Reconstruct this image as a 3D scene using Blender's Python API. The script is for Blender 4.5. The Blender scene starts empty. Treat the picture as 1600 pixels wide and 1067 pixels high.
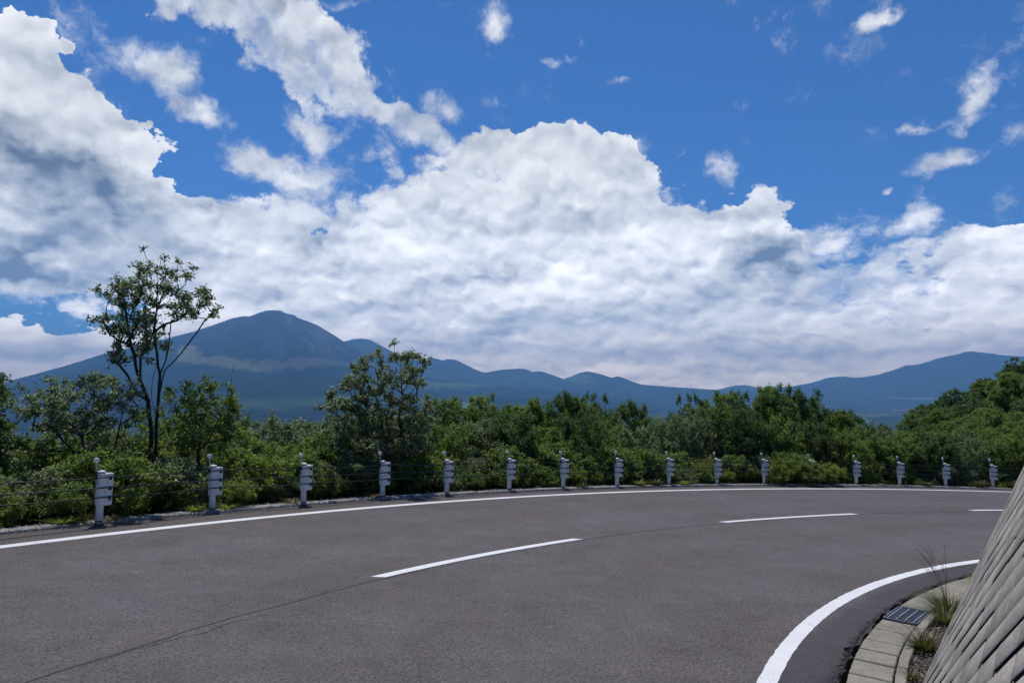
import bpy, math, random
import numpy as np
from mathutils import Vector
R = math.radians
scene = bpy.context.scene
col = scene.collection
# ------------------------------------------------------------------ camera
HEYE = 2.0
PITCH = 4.2075
cam_d = bpy.data.cameras.new("camera")
cam = bpy.data.objects.new("camera", cam_d)
col.objects.link(cam)
cam.location = (0, 0, HEYE)
cam.rotation_euler = (R(90 + PITCH), 0, 0)
cam_d.sensor_width = 36
cam_d.lens = 24.0
cam_d.clip_start = 0.05
cam_d.clip_end = 200000
scene.camera = cam
scene.view_settings.view_transform = 'Standard'
scene.view_settings.look = 'None'
scene.view_settings.exposure = 0.0
scene.view_settings.gamma = 1.0
# ------------------------------------------------------------------ world
SUN_EL, SUN_AZ = 67.0, -16.0          # azimuth clockwise from +Y
w = bpy.data.worlds.new("World")
scene.world = w
w.use_nodes = True
wt = w.node_tree
wt.nodes.clear()

class NT:
    """small helper round a node tree"""
    def __init__(s, t): s.t = t
    def n(s, typ, **kw):
        nd = s.t.nodes.new(typ)
        for k, v in kw.items():
            if k == 'ins':
                for kk, vv in v.items():
                    if isinstance(vv, bpy.types.NodeSocket): s.t.links.new(vv, nd.inputs[kk])
                    else: nd.inputs[kk].default_value = vv
            else: setattr(nd, k, v)
        return nd
    def m(s, op, a, b=None, c=None, clamp=False):
        nd = s.t.nodes.new('ShaderNodeMath'); nd.operation = op; nd.use_clamp = clamp
        for i, v in enumerate((a, b, c)):
            if v is None: continue
            if isinstance(v, bpy.types.NodeSocket): s.t.links.new(v, nd.inputs[i])
            else: nd.inputs[i].default_value = v
        return nd.outputs[0]
    def vm(s, op, a, b=None, sc=None):
        nd = s.t.nodes.new('ShaderNodeVectorMath'); nd.operation = op
        for i, v in enumerate((a, b)):
            if v is None: continue
            if isinstance(v, bpy.types.NodeSocket): s.t.links.new(v, nd.inputs[i])
            else: nd.inputs[i].default_value = v
        if sc is not None: nd.inputs['Scale'].default_value = sc
        return nd.outputs[0]
    def sm(s, v, lo, hi, a=0.0, b=1.0, kind='SMOOTHSTEP'):
        nd = s.t.nodes.new('ShaderNodeMapRange'); nd.interpolation_type = kind
        s.t.links.new(v, nd.inputs[0])
        for i, x in zip((1, 2, 3, 4), (lo, hi, a, b)): nd.inputs[i].default_value = x
        return nd.outputs[0]
    def noise(s, vec, scale, detail=5, rough=.55, dist=0.0, lac=2.0, out=0, typ='FBM', dim=None):
        nd = s.t.nodes.new('ShaderNodeTexNoise'); nd.noise_type = typ
        nd.inputs['Scale'].default_value = scale; nd.inputs['Detail'].default_value = detail
        nd.inputs['Roughness'].default_value = rough; nd.inputs['Distortion'].default_value = dist
        nd.inputs['Lacunarity'].default_value = lac
        if dim: nd.noise_dimensions = dim
        if vec is not None: s.t.links.new(vec, nd.inputs['Vector'])
        return nd.outputs[out]
    def mix(s, f, a, b, typ='RGBA', blend='MIX'):
        nd = s.t.nodes.new('ShaderNodeMix'); nd.data_type = typ
        if typ == 'RGBA': nd.blend_type = blend
        o = {'RGBA': (6, 7, 2), 'FLOAT': (2, 3, 0), 'VECTOR': (4, 5, 1)}[typ]
        for i, v in ((0, f), (o[0], a), (o[1], b)):
            if isinstance(v, bpy.types.NodeSocket): s.t.links.new(v, nd.inputs[i])
            else:
                if typ == 'RGBA' and i and len(v) == 3: v = (*v, 1)
                nd.inputs[i].default_value = v
        return nd.outputs[o[2]]
    def link(s, a, b): s.t.links.new(a, b)

N = NT(wt)
sky = N.n('ShaderNodeTexSky', sky_type='NISHITA', sun_disc=False)
sky.sun_elevation = R(SUN_EL)
sky.sun_rotation = R(SUN_AZ)
sky.altitude = 1400
sky.air_density = 1.0
sky.dust_density = 0.25
sky.ozone_density = 2.0
skyc = N.vm('MULTIPLY', sky.outputs[0], (.30, .72, 1.22))
bg_sky = N.n('ShaderNodeBackground', ins={'Color': skyc, 'Strength': 0.085})
# --- clouds: banks placed by compass direction and height, broken up by noise
F_ = 1067.0
def az_el(px, py):
    p = R(PITCH)
    x, y, z = (px - 800) / F_, 1.0, -(py - 533.5) / F_
    y, z = math.cos(p) * y - math.sin(p) * z, math.sin(p) * y + math.cos(p) * z
    return math.atan2(x, y), math.atan2(z, math.hypot(x, y)), 1 / math.sqrt(x * x + 1), 1 / math.sqrt(1 + z * z / (x * x + y * y))
geo = N.n('ShaderNodeTexCoord').outputs['Generated']
sp = N.n('ShaderNodeSeparateXYZ', ins={0: geo})
AZ = N.m('ARCTAN2', sp.outputs[0], sp.outputs[1])
EL = N.m('ARCSINE', sp.outputs[2])
PC = N.n('ShaderNodeCombineXYZ', ins={0: AZ, 1: EL}).outputs[0]
P3 = N.vm('MULTIPLY', PC, (1.0, 1.35, 0))
def cnoise(vec):
    a = N.noise(vec, 7.0, 7, .58, dim='2D')
    v = N.n('ShaderNodeTexVoronoi', feature='F1', voronoi_dimensions='2D', ins={'Vector': vec, 'Scale': 13.0, 'Detail': 3.0, 'Roughness': .55, 'Lacunarity': 2.2})
    v.normalize = True
    b = N.m('SUBTRACT', 1.0, v.outputs['Distance'])
    return N.m('ADD', N.m('MULTIPLY', a, 0.62), N.m('MULTIPLY', b, 0.40))
warp = N.noise(P3, 5.0, 4, .6, out=1, dim='2D')
warp = N.vm('SCALE', N.vm('SUBTRACT', warp, (.5, .5, .5)), sc=0.10)
PW = N.vm('ADD', PC, N.vm('MULTIPLY', warp, (1, .8, 0)))
def blobs(vec, lst, power=1.0):
    acc = None
    for b in lst:
        px, py, rx, ry = b[:4]; ang = b[4] if len(b) > 4 else 0; st = b[5] if len(b) > 5 else 1.0
        a, e, ca, ce = az_el(px, py)
        mp = N.n('ShaderNodeMapping', vector_type='TEXTURE', ins={0: vec})
        mp.inputs[1].default_value = (a, e, 0)
        mp.inputs[2].default_value = (0, 0, R(-ang))
        mp.inputs[3].default_value = (rx / F_ * ca * ca * 1.15, ry / F_ * ca * ce * 1.15, 1)
        g = N.n('ShaderNodeTexGradient', gradient_type='SPHERICAL', ins={0: mp.outputs[0]}).outputs[1]
        acc = N.m('MULTIPLY_ADD', g, st, acc if acc is not None else 0.0)
    return acc
#CLOUDLIST
THICK = [(10,190,170,150),(100,215,130,105,30),(70,330,260,110),(205,225,90,40,-5),(230,320,120,70),(30,75,70,60,30,.8),(80,100,50,40,0,.6),
 (340,0,110,60,20,1.2),(420,40,160,84,22,1.2),(520,115,110,80,35,1.2),(450,90,110,50,30),(590,180,55,34,30,.8),(640,205,62,40,20,.9),
 (790,262,120,70,20),(860,285,180,90),(955,290,80,62,0,.9),(690,330,140,80),(860,380,330,130),(1070,375,160,62),
 (1180,345,80,62),(1225,390,75,65),(510,330,110,56,0,.9),(350,345,110,56,0,.9),(300,410,280,70),(600,460,480,110),(1000,490,480,120),
 (1360,450,130,44,0,.8),(1300,530,480,60),(1560,390,100,50),(1540,460,130,60),(500,560,900,50,0,.7),(1300,590,700,44,0,.7),(800,600,1500,50,0,.9),
 (60,555,130,50),(140,565,60,30,0,.6)]
THIN = [(265,105,70,46,20,.95),(300,180,66,26,20,.85),(485,200,80,34,25,1.0),(600,240,44,26,30,.7),(380,255,55,26,10,.8),(480,270,90,34,0,.9),
 (770,45,38,36,50,.8),(705,163,54,28,0,.85),(868,70,38,14,10,.6),(950,118,42,15,0,.75),(1125,260,32,30,0,.75),
 (1500,168,46,46,0,1.0),(1430,195,36,10,0,.6),(1490,250,90,28,-5,.95),(1590,205,38,26,0,.7),(1440,350,40,26,0,.75),(1400,20,46,17,-10,.7),
 (1390,300,18,8,0,.5),(1080,224,20,11,0,.45),(1320,382,56,24,0,.8),(1440,398,44,18,0,.8),(40,435,70,40,0,1.0),(130,475,40,28,0,.8),(620,300,50,50,0,.5),(970,232,70,26,0,.55),(880,212,60,24,0,.5),(800,215,30,20,0,.6),(560,10,60,14,0,.5)]
HOLES = [(1300,420,36,10,0,.5),(1075,432,40,8,0,.5),(10,478,80,14),(1360,383,40,10,0,.7),(90,490,90,24),(1470,420,26,22,0,.6),(570,262,30,22,0,.7),(495,384,24,12,0,.5)]
DARK = [(1180,445,120,26,0,.6),(700,445,200,22,0,.4),(520,425,90,22,0,.4),(1560,475,90,24,0,.4),(880,400,200,24,0,.4),(1330,500,120,18,0,.4),(150,335,190,80,0,1.45),(40,390,150,50,0,1.3),(110,270,110,60,30,.9),(310,420,170,36,0,.8),(190,440,140,30,0,.7),(1205,405,70,50,0,1.15),(1120,470,200,56,0,.6),(880,500,200,46,0,.6),
 (560,390,120,24,0,.5),(440,300,60,20,0,.3),(870,345,110,36,0,.4),(1540,425,80,30,0,.45),(650,500,200,30,0,.5),(1120,550,200,20,0,.6),(400,470,160,26,0,.4),(1260,460,140,36,0,.4),(20,250,80,70,0,.5),(1130,530,110,22,0,.4),(420,80,120,40,20,.3)]
BRIGHT = [(60,120,160,110,30,.75),(240,265,120,50,20,.6),(800,270,240,90,0,.6),(1180,325,90,45,0,.8),(430,40,160,70,20,.6),(1540,385,90,40,0,.7),(90,545,130,40,0,.6),(780,420,180,50,0,.3),(60,225,40,50,40,.7),(640,360,90,60,0,.4)]
spe = N.n('ShaderNodeSeparateXYZ', ins={0: PC})
ylog = N.m('MULTIPLY', N.m('LOGARITHM', N.m('MAXIMUM', N.m('ADD', EL, .30), .01), math.e), .75)
PL = N.n('ShaderNodeCombineXYZ', ins={0: AZ, 1: ylog}).outputs[0]
def vor(vec, s, det=2.0, smooth=.25, rough=.5):
    v = N.n('ShaderNodeTexVoronoi', feature='SMOOTH_F1' if smooth else 'F1', voronoi_dimensions='2D', ins={'Vector': vec, 'Scale': s, 'Detail': det, 'Roughness': rough, 'Lacunarity': 2.2})
    if smooth: v.inputs['Smoothness'].default_value = smooth
    v.normalize = True
    return v.outputs['Distance']
warp2 = N.noise(PL, 16.0, 4, .6, out=1, dim='2D')
PT = PW
jag = N.noise(PL, 11.0, 6, .60, out=1, dim='2D')
PW = N.vm('ADD', PW, N.vm('MULTIPLY', N.vm('SUBTRACT', jag, (.5, .5, .5)), (.16, .12, 0)))
PT = N.vm('ADD', PT, N.vm('MULTIPLY', N.vm('SUBTRACT', jag, (.5, .5, .5)), (.07, .055, 0)))
thick = blobs(PW, THICK)
thin = blobs(PT, THIN)
holes = blobs(PW, HOLES)
P4 = N.vm('ADD', PL, N.vm('SCALE', N.vm('SUBTRACT', warp2, (.5, .5, .5)), sc=0.045))
lump = N.m('SUBTRACT', .45, vor(P4, 14.0, 4.0, 0, .72))
n0 = N.noise(P4, 6.5, 8, .64, dim='2D')
fine = N.noise(PL, 34.0, 4, .65, dim='2D')
nn = N.m('ADD', N.m('MULTIPLY', N.m('SUBTRACT', n0, .5), .9), N.m('MULTIPLY', lump, .55))
nn = N.m('ADD', nn, N.m('MULTIPLY', N.m('SUBTRACT', fine, .5), .22))
def puff(vec):
    a = N.m('MULTIPLY', N.noise(vec, 8.0, 3, .5, dim='2D'), .8)
    a = N.m('SUBTRACT', a, N.m('MULTIPLY', vor(vec, 9.0, 0.0, .3), .65))
    return N.m('SUBTRACT', a, N.m('MULTIPLY', vor(vec, 24.0, 1.0, .2), .42))
pa = puff(P4)
pb = puff(N.vm('ADD', P4, (-0.005, 0.018, 0)))
body = N.m('SUBTRACT', N.m('MINIMUM', N.m('MULTIPLY', thick, 1.3), 1.0), N.m('MULTIPLY', holes, 1.1))
dens = N.m('ADD', N.m('SUBTRACT', body, 0.34), N.m('MULTIPLY', N.m('MULTIPLY', nn, 2.1), N.sm(thick, 0.0, .3)))
big = N.noise(P3, 5.2, 4, .55, dist=.3, dim='2D')
soft = blobs(PW, [(400,60,280,170,30,1.2),(600,230,180,100,0,1.2),(480,300,140,60,0,.8),(1350,430,160,90,0,1.1),(1000,300,80,50,0,.3),(1460,400,60,60,0,.6),(60,470,140,60,0,.8)])
edge = N.m('ADD', N.m('ADD', soft, N.sm(big, .4, .7, 0, .35)), 0.10)
a_thick = N.sm(N.m('DIVIDE', dens, edge), 0.0, 1.0)
a_thick = N.m('MULTIPLY', a_thick, N.m('SUBTRACT', 1.0, N.m('MULTIPLY', soft, .06)))
wisp = N.m('ADD', N.m('SUBTRACT', N.m('MULTIPLY', thin, 1.25), 0.36), N.m('MULTIPLY', nn, 2.2))
a_thin = N.sm(wisp, -0.05, 0.95, 0, .95)
alpha = N.m('SUBTRACT', 1.0, N.m('MULTIPLY', N.m('SUBTRACT', 1.0, a_thick), N.m('SUBTRACT', 1.0, a_thin)))
alpha = N.m('MULTIPLY', alpha, N.sm(EL, -0.05, 0.0))
emb = N.m('MULTIPLY', N.m('SUBTRACT', pa, pb), 2.3)
dark = blobs(PW, DARK); bright = blobs(PW, BRIGHT)
deep = N.sm(dens, 0.15, 1.1)
sh = N.m('ADD', N.m('MULTIPLY', dark, 0.72), N.m('MULTIPLY', deep, 0.22))
sh = N.m('SUBTRACT', sh, N.m('MULTIPLY', bright, 0.34))
sh = N.m('ADD', sh, N.m('MULTIPLY', N.m('SUBTRACT', big, .5), .75))
sh = N.m('SUBTRACT', sh, N.m('MULTIPLY', emb, N.sm(dark, 0, 1, 1.0, .55)))
sh = N.m('SUBTRACT', sh, N.m('MULTIPLY', N.m('SUBTRACT', fine, .5), .2))
sh = N.m('SUBTRACT', sh, N.m('MULTIPLY', lump, .35))
sh = N.m('SUBTRACT', sh, 0.13)
sh = N.m('SUBTRACT', sh, N.m('MULTIPLY', N.sm(EL, 0.0, .16, 1, 0), .12))
shade = N.sm(sh, -0.60, 1.0, kind='LINEAR')
ramp = N.n('ShaderNodeValToRGB', ins={0: shade})
cr = ramp.color_ramp
cr.elements[0].position = 0.0; cr.elements[0].color = (1.05, 1.05, 1.05, 1)
cr.elements[1].position = 1.0; cr.elements[1].color = (.12, .158, .23, 1)
e = cr.elements.new(.22); e.color = (.86, .87, .89, 1)
e = cr.elements.new(.40); e.color = (.70, .72, .755, 1)
e = cr.elements.new(.60); e.color = (.52, .548, .59, 1)
e = cr.elements.new(.79); e.color = (.32, .362, .43, 1)
low = N.sm(EL, 0.0, .26, 1, 0)
clc = N.vm('MULTIPLY', ramp.outputs[0], N.mix(low, (1, 1, 1), (1.17, 1.07, .97)))
clc = N.vm('MULTIPLY', clc, N.mix(N.sm(EL, 0.0, .10, 1, 0, 'LINEAR'), (1, 1, 1), (1.60, 1.38, 1.08)))
bg_cl = N.n('ShaderNodeBackground', ins={'Color': clc, 'Strength': N.sm(EL, 0.0, .34, 2.55, 1.08)})
mx = N.n('ShaderNodeMixShader', ins={0: alpha, 1: bg_sky.outputs[0], 2: bg_cl.outputs[0]})
wo = N.n('ShaderNodeOutputWorld', ins={0: mx.outputs[0]})
# ------------------------------------------------------------------ sun
sd_ = bpy.data.lights.new("sun", 'SUN')
sd_.energy = 3.6
sd_.angle = R(0.53)
sd_.color = (1.0, 0.955, 0.89)
sun = bpy.data.objects.new("sun", sd_)
col.objects.link(sun)
sun.rotation_euler = (R(90 - SUN_EL), 0, R(180 - SUN_AZ))
sun.location = (-30, 80, 160)
scene.cycles.use_denoising = True
scene.cycles.denoiser = 'OPENIMAGEDENOISE'
scene.cycles.denoising_input_passes = 'RGB_ALBEDO_NORMAL'
scene.cycles.denoising_prefilter = 'ACCURATE'
scene.cycles.max_bounces = 6
scene.cycles.diffuse_bounces = 2
scene.cycles.glossy_bounces = 2
scene.cycles.transmission_bounces = 3
scene.cycles.transparent_max_bounces = 4
scene.cycles.volume_bounces = 0
scene.cycles.use_adaptive_sampling = True
scene.cycles.adaptive_threshold = 0.02
# ================================================================== helpers
def tag(o, label=None, cat=None, group=None, kind=None):
    if label: o['label'] = label
    if cat: o['category'] = cat
    if group: o['group'] = group
    if kind: o['kind'] = kind
    return o
def link(name, me, parent=None, mat=None):
    o = bpy.data.objects.new(name, me); col.objects.link(o)
    if mat is not None:
        for m_ in (mat if isinstance(mat, (list, tuple)) else [mat]): me.materials.append(m_)
    if parent is not None: o.parent = parent
    return o
def empty(name, loc=(0, 0, 0), rz=0.0):
    o = bpy.data.objects.new(name, None); col.objects.link(o)
    o.empty_display_size = .3; o.location = loc; o.rotation_euler = (0, 0, rz); return o
def mesh_np(name, V, Fq, smooth=False, attr=None):
    """V (n,3), Fq (m,k) index array with k = 3 or 4"""
    V = np.ascontiguousarray(V, dtype=np.float32); Fq = np.ascontiguousarray(Fq, dtype=np.int32)
    me = bpy.data.meshes.new(name); k = Fq.shape[1]
    me.vertices.add(len(V)); me.vertices.foreach_set('co', V.ravel())
    me.loops.add(Fq.size); me.loops.foreach_set('vertex_index', Fq.ravel())
    me.polygons.add(len(Fq)); me.polygons.foreach_set('loop_start', np.arange(0, Fq.size, k, dtype=np.int32))
    me.polygons.foreach_set('loop_total', np.full(len(Fq), k, dtype=np.int32))
    if smooth: me.polygons.foreach_set('use_smooth', np.ones(len(Fq), dtype=bool))
    me.update(calc_edges=True)
    if attr is not None:
        a = me.attributes.new('tint', 'FLOAT', 'POINT'); a.data.foreach_set('value', np.ascontiguousarray(attr, dtype=np.float32))
    me.validate()
    return me
class MB:
    """collects shapes that become ONE mesh"""
    def __init__(s): s.v = []; s.f = []; s.sm = []
    def add(s, V, F, smooth=False):
        o = len(s.v); s.v += [tuple(p) for p in V]; s.f += [tuple(i + o for i in f) for f in F]; s.sm += [smooth] * len(F)
    def tube(s, pts, rad, n=10, cap=True, smooth=True):
        pts = [Vector(p) for p in pts]
        if not hasattr(rad, '__len__'): rad = [rad] * len(pts)
        V = []; F = []
        up = Vector((0, 0, 1))
        for i, p in enumerate(pts):
            d = (pts[min(i + 1, len(pts) - 1)] - pts[max(i - 1, 0)]).normalized()
            a = d.cross(up) if abs(d.dot(up)) < .95 else d.cross(Vector((0, 1, 0)))
            a.normalize(); b = d.cross(a)
            for k in range(n):
                t = 2 * math.pi * k / n
                V.append(p + (a * math.cos(t) + b * math.sin(t)) * rad[i])
        for i in range(len(pts) - 1):
            for k in range(n):
                F.append((i * n + k, i * n + (k + 1) % n, (i + 1) * n + (k + 1) % n, (i + 1) * n + k))
        s.add(V, F, smooth)
        if cap:
            o = len(s.v) - len(V)
            s.f.append(tuple(o + k for k in range(n))[::-1]); s.sm.append(False)
            s.f.append(tuple(o + (len(pts) - 1) * n + k for k in range(n))); s.sm.append(False)
    def prism(s, poly, z0, z1, bevel=0.0):
        """vertical prism from a plan outline, chamfered top and bottom edges"""
        n = len(poly); cx = sum(p[0] for p in poly) / n; cy = sum(p[1] for p in poly) / n
        def ring(z, k): return [(p[0] + (cx - p[0]) * k, p[1] + (cy - p[1]) * k, z) for p in poly]
        sz = max(max(abs(p[0] - cx), abs(p[1] - cy)) for p in poly); k = bevel / sz if bevel else 0
        rings = [ring(z0, k), ring(z0 + bevel, 0), ring(z1 - bevel, 0), ring(z1, k)] if bevel else [ring(z0, 0), ring(z1, 0)]
        V = [q for r in rings for q in r]; F = []
        for i in range(len(rings) - 1):
            for j in range(n): F.append((i * n + j, i * n + (j + 1) % n, (i + 1) * n + (j + 1) % n, (i + 1) * n + j))
        F.append(tuple(range(n))[::-1]); F.append(tuple(range((len(rings) - 1) * n, len(rings) * n)))
        s.add(V, F)
    def ball(s, c, r, n=12, sc=(1, 1, 1)):
        V = []; F = []
        for i in range(1, n // 2):
            a = math.pi * i / (n // 2)
            for k in range(n):
                b = 2 * math.pi * k / n
                V.append((c[0] + r * sc[0] * math.sin(a) * math.cos(b), c[1] + r * sc[1] * math.sin(a) * math.sin(b), c[2] + r * sc[2] * math.cos(a)))
        m_ = n // 2 - 1
        for i in range(m_ - 1):
            for k in range(n): F.append((i * n + k, (i + 1) * n + k, (i + 1) * n + (k + 1) % n, i * n + (k + 1) % n))
        V.append((c[0], c[1], c[2] + r * sc[2])); V.append((c[0], c[1], c[2] - r * sc[2]))
        for k in range(n):
            F.append((len(V) - 2, k, (k + 1) % n)); F.append((len(V) - 1, (m_ - 1) * n + (k + 1) % n, (m_ - 1) * n + k))
        s.add(V, F, True)
    def box(s, x0, x1, y0, y1, z0, z1, bevel=0.0):
        s.prism([(x0, y0), (x1, y0), (x1, y1), (x0, y1)], z0, z1, bevel)
    def build(s, name, mat=None, parent=None):
        me = bpy.data.meshes.new(name); me.from_pydata(s.v, [], s.f)
        me.polygons.foreach_set('use_smooth', s.sm); me.update()
        return link(name, me, parent, mat)

# value noise for geometry (vectorised)
_rs = np.random.RandomState(7)
_perm = _rs.rand(256, 256)
def vnoise(x, y):
    xi = np.floor(x).astype(int); yi = np.floor(y).astype(int); fx = x - xi; fy = y - yi
    fx = fx * fx * (3 - 2 * fx); fy = fy * fy * (3 - 2 * fy)
    g = lambda a, b: _perm[a & 255, b & 255]
    return (g(xi, yi) * (1 - fx) + g(xi + 1, yi) * fx) * (1 - fy) + (g(xi, yi + 1) * (1 - fx) + g(xi + 1, yi + 1) * fx) * fy - .5
def fbm(x, y, o=5, r=.5):
    t = 0; a = 1.0
    for i in range(o):
        t = t + a * vnoise(x * 2 ** i + 17.3 * i, y * 2 ** i - 9.1 * i); a *= r
    return t
def sstep(a, b, x):
    t = np.clip((np.asarray(x, float) - a) / (b - a), 0, 1); return t * t * (3 - 2 * t)

# ================================================================== materials
def newmat(name):
    m_ = bpy.data.materials.new(name); m_.use_nodes = True; t = m_.node_tree; t.nodes.clear()
    n = NT(t); o = n.n('ShaderNodeOutputMaterial'); b = n.n('ShaderNodeBsdfPrincipled')
    n.link(b.outputs[0], o.inputs[0]); return m_, n, b, o
def objco(n, scale=None):
    v = n.n('ShaderNodeTexCoord').outputs['Object']
    return n.vm('MULTIPLY', v, scale) if scale else v
def bump(n, b, h, dist=0.01, strength=.6):
    bp = n.n('ShaderNodeBump', ins={'Height': h, 'Distance': dist, 'Strength': strength}); n.link(bp.outputs[0], b.inputs['Normal'])
def plain(name, c, rough=.5, metal=0.0, var=.15, scale=6.0, bmp=0.0, dirt=None):
    m_, n, b, o = newmat(name); v = objco(n)
    f = n.noise(v, scale, 6, .6)
    k = n.sm(f, .25, .75, 1 - var, 1 + var, 'LINEAR')
    cc = n.vm('MULTIPLY', n.n('ShaderNodeCombineXYZ', ins={0: c[0], 1: c[1], 2: c[2]}).outputs[0], k)
    if dirt:
        d = n.sm(n.noise(v, scale * 2.3, 7, .7), .55, .72)
        cc = n.mix(n.m('MULTIPLY', d, dirt[1]), cc, dirt[0])
    n.link(cc, b.inputs['Base Color']); b.inputs['Roughness'].default_value = rough; b.inputs['Metallic'].default_value = metal
    if bmp: bump(n, b, n.noise(v, scale * 12, 4, .6), bmp, .5)
    return m_
M = {}
# asphalt ------------------------------------------------------------
m_, n, b, o = newmat('asphalt'); v = objco(n)
grain = n.noise(v, 46.0, 4, .75)
vor = n.n('ShaderNodeTexVoronoi', feature='F1', ins={'Vector': v, 'Scale': 60.0}).outputs['Distance']
big = n.noise(v, .38, 5, .6); mid = n.noise(v, 2.6, 5, .65)
streak = n.noise(n.vm('MULTIPLY', v, (.25, 1.6, 1)), 1.0, 4, .6)
c = n.mix(n.sm(big, .35, .65), (.100, .085, .080), (.112, .101, .101))
c = n.mix(n.m('MULTIPLY', n.sm(n.noise(v, .55, 4, .5, dist=.6), .55, .72), .55), c, (.118, .094, .088))
c = n.vm('MULTIPLY', c, n.sm(mid, .25, .75, .82, 1.18, 'LINEAR'))
c = n.vm('MULTIPLY', c, n.sm(streak, .3, .7, .93, 1.07, 'LINEAR'))
c = n.vm('MULTIPLY', c, n.sm(grain, .34, .66, .32, 1.68, 'LINEAR'))
pit = n.sm(grain, .56, .68)
c = n.mix(n.m('MULTIPLY', n.sm(vor, .02, .16, 1, 0), n.sm(n.noise(v, 21.0, 2, .5), .48, .62)), c, (.30, .28, .27))
# darker newer asphalt band beside the gutter
sx = n.n('ShaderNodeSeparateXYZ', ins={0: v})
rr = n.m('SQRT', n.m('ADD', n.m('POWER', n.m('SUBTRACT', sx.outputs[0], 19.2), 2.0), n.m('POWER', n.m('ADD', sx.outputs[1], 5.93), 2.0)))
band = n.sm(n.m('ADD', rr, n.m('MULTIPLY', mid, .12)), 20.66, 20.86, 1, 0)
c = n.mix(n.m('MULTIPLY', band, .62), c, (.035, .035, .042))
band2 = n.sm(n.m('ADD', rr, n.m('MULTIPLY', n.noise(v, 9.0, 4, .6), .25)), 20.38, 20.52, 1, 0)
c = n.mix(n.m('MULTIPLY', band2, .6), c, (.02, .02, .022))
for rt_ in (22.2, 23.9, 26.5, 28.3):
    wt_ = n.sm(n.m('ABSOLUTE', n.m('SUBTRACT', n.m('ADD', rr, n.m('MULTIPLY', big, .6)), rt_ + .3)), .15, .75, 1, 0)
    c = n.mix(n.m('MULTIPLY', wt_, .13), c, (.155, .148, .152))
spot = n.sm(n.noise(v, 1.7, 3, .5, dist=1.2), .70, .76)
c = n.mix(n.m('MULTIPLY', spot, .22), c, (.05, .047, .047))
sh_ = n.sm(rr, 30.2, 30.35, 0, 1)
c = n.mix(n.m('MULTIPLY', sh_, .45), c, (.085, .070, .066))
n.link(c, b.inputs['Base Color']); b.inputs['Roughness'].default_value = .82
b.inputs['Specular IOR Level'].default_value = .3
bump(n, b, n.m('ADD', grain, n.m('MULTIPLY', n.m('SUBTRACT', 1.0, vor), .6)), .006, .8)
M['asphalt'] = m_
# white paint -------------------------------------------------------
m_, n, b, o = newmat('road_paint'); v = objco(n)
w1 = n.noise(v, 30.0, 6, .75); w2 = n.noise(v, 3.0, 4, .6)
wear = n.m('MULTIPLY', n.sm(n.m('ADD', w1, n.m('MULTIPLY', w2, .35)), .80, .86), 1.0)
c = n.mix(n.sm(n.noise(v, 1.3, 5, .6), .3, .7), (.74, .73, .73), (.82, .82, .82))
c = n.mix(wear, c, (.13, .125, .13))
n.link(c, b.inputs['Base Color']); b.inputs['Roughness'].default_value = .6
bump(n, b, n.noise(v, 95.0, 3, .7), .004, .5)
M['paint'] = m_
M['tar'] = plain('tar_seam', (.016, .016, .017), .6, var=.4, scale=9)
# concrete ----------------------------------------------------------
def concrete(name, c1, c2, moss=(.05, .06, .03), mossk=.4, spots=True, sc=1.0, streaks=False, tint=False):
    m_, n, b, o = newmat(name); v = objco(n)
    a = n.noise(v, 2.2 * sc, 7, .65); f = n.noise(v, 60.0, 4, .7)
    c = n.mix(n.sm(a, .32, .68), c1, c2)
    c = n.vm('MULTIPLY', c, n.sm(f, .28, .72, .70, 1.30, 'LINEAR'))
    c = n.vm('MULTIPLY', c, n.sm(n.noise(v, 13.0, 6, .7), .3, .7, .84, 1.16, 'LINEAR'))
    if streaks:
        st = n.noise(n.vm('MULTIPLY', v, (1, 1, .16)), 3.6, 5, .62)
        c = n.mix(n.m('MULTIPLY', n.sm(st, .47, .7), .5), c, (.17, .16, .145))
        st2 = n.noise(n.vm('MULTIPLY', v, (1, 1, .3)), 1.4, 4, .6)
        c = n.mix(n.m('MULTIPLY', n.sm(st2, .5, .68), .3), c, (.36, .32, .25))
    c = n.mix(n.m('MULTIPLY', n.sm(n.noise(v, 5.0 * sc, 6, .7), .55, .72), mossk), c, moss)
    if spots:
        s_ = n.sm(n.noise(v, 26.0, 5, .75), .70, .76)
        c = n.mix(n.m('MULTIPLY', s_, .8), c, (.55, .55, .54))
        s_ = n.sm(n.noise(v, 38.0, 3, .6), .70, .75)
        c = n.mix(n.m('MULTIPLY', s_, .7), c, (.03, .03, .028))
    if tint: c = n.vm('MULTIPLY', c, n.sm(n.n('ShaderNodeAttribute', attribute_name='tint').outputs['Fac'], 0, 1, .80, 1.12, 'LINEAR'))
    n.link(c, b.inputs['Base Color']); b.inputs['Roughness'].default_value = .9
    b.inputs['Specular IOR Level'].default_value = .25
    bump(n, b, n.m('ADD', n.m('MULTIPLY', f, .5), n.noise(v, 14.0, 5, .6)), .008, .6)
    return m_
M['gutter'] = concrete('gutter_concrete', (.235, .215, .170), (.30, .28, .235), (.10, .085, .06), .45)
M['kerb'] = concrete('kerb_concrete', (.24, .235, .225), (.36, .35, .33), (.07, .06, .045), .6)
M['wall'] = concrete('wall_concrete', (.285, .252, .215), (.42, .375, .325), (.08, .08, .072), .5, streaks=True, spots=False, tint=True)
M['mortar'] = plain('wall_mortar', (.012, .011, .010), .95, var=.4, scale=8)  # near-black: shade of the open slots put into the mortar colour
M['mortar_pale'] = plain('wall_mortar_pale', (.26, .25, .235), .95, var=.3, scale=20)
M['lime'] = plain('lime_mark', (.72, .72, .74), .8, var=.1)
M['steel'] = plain('grate_steel', (.105, .125, .155), .5, .3, .3, 12, dirt=((.10, .07, .05), .4))
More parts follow.
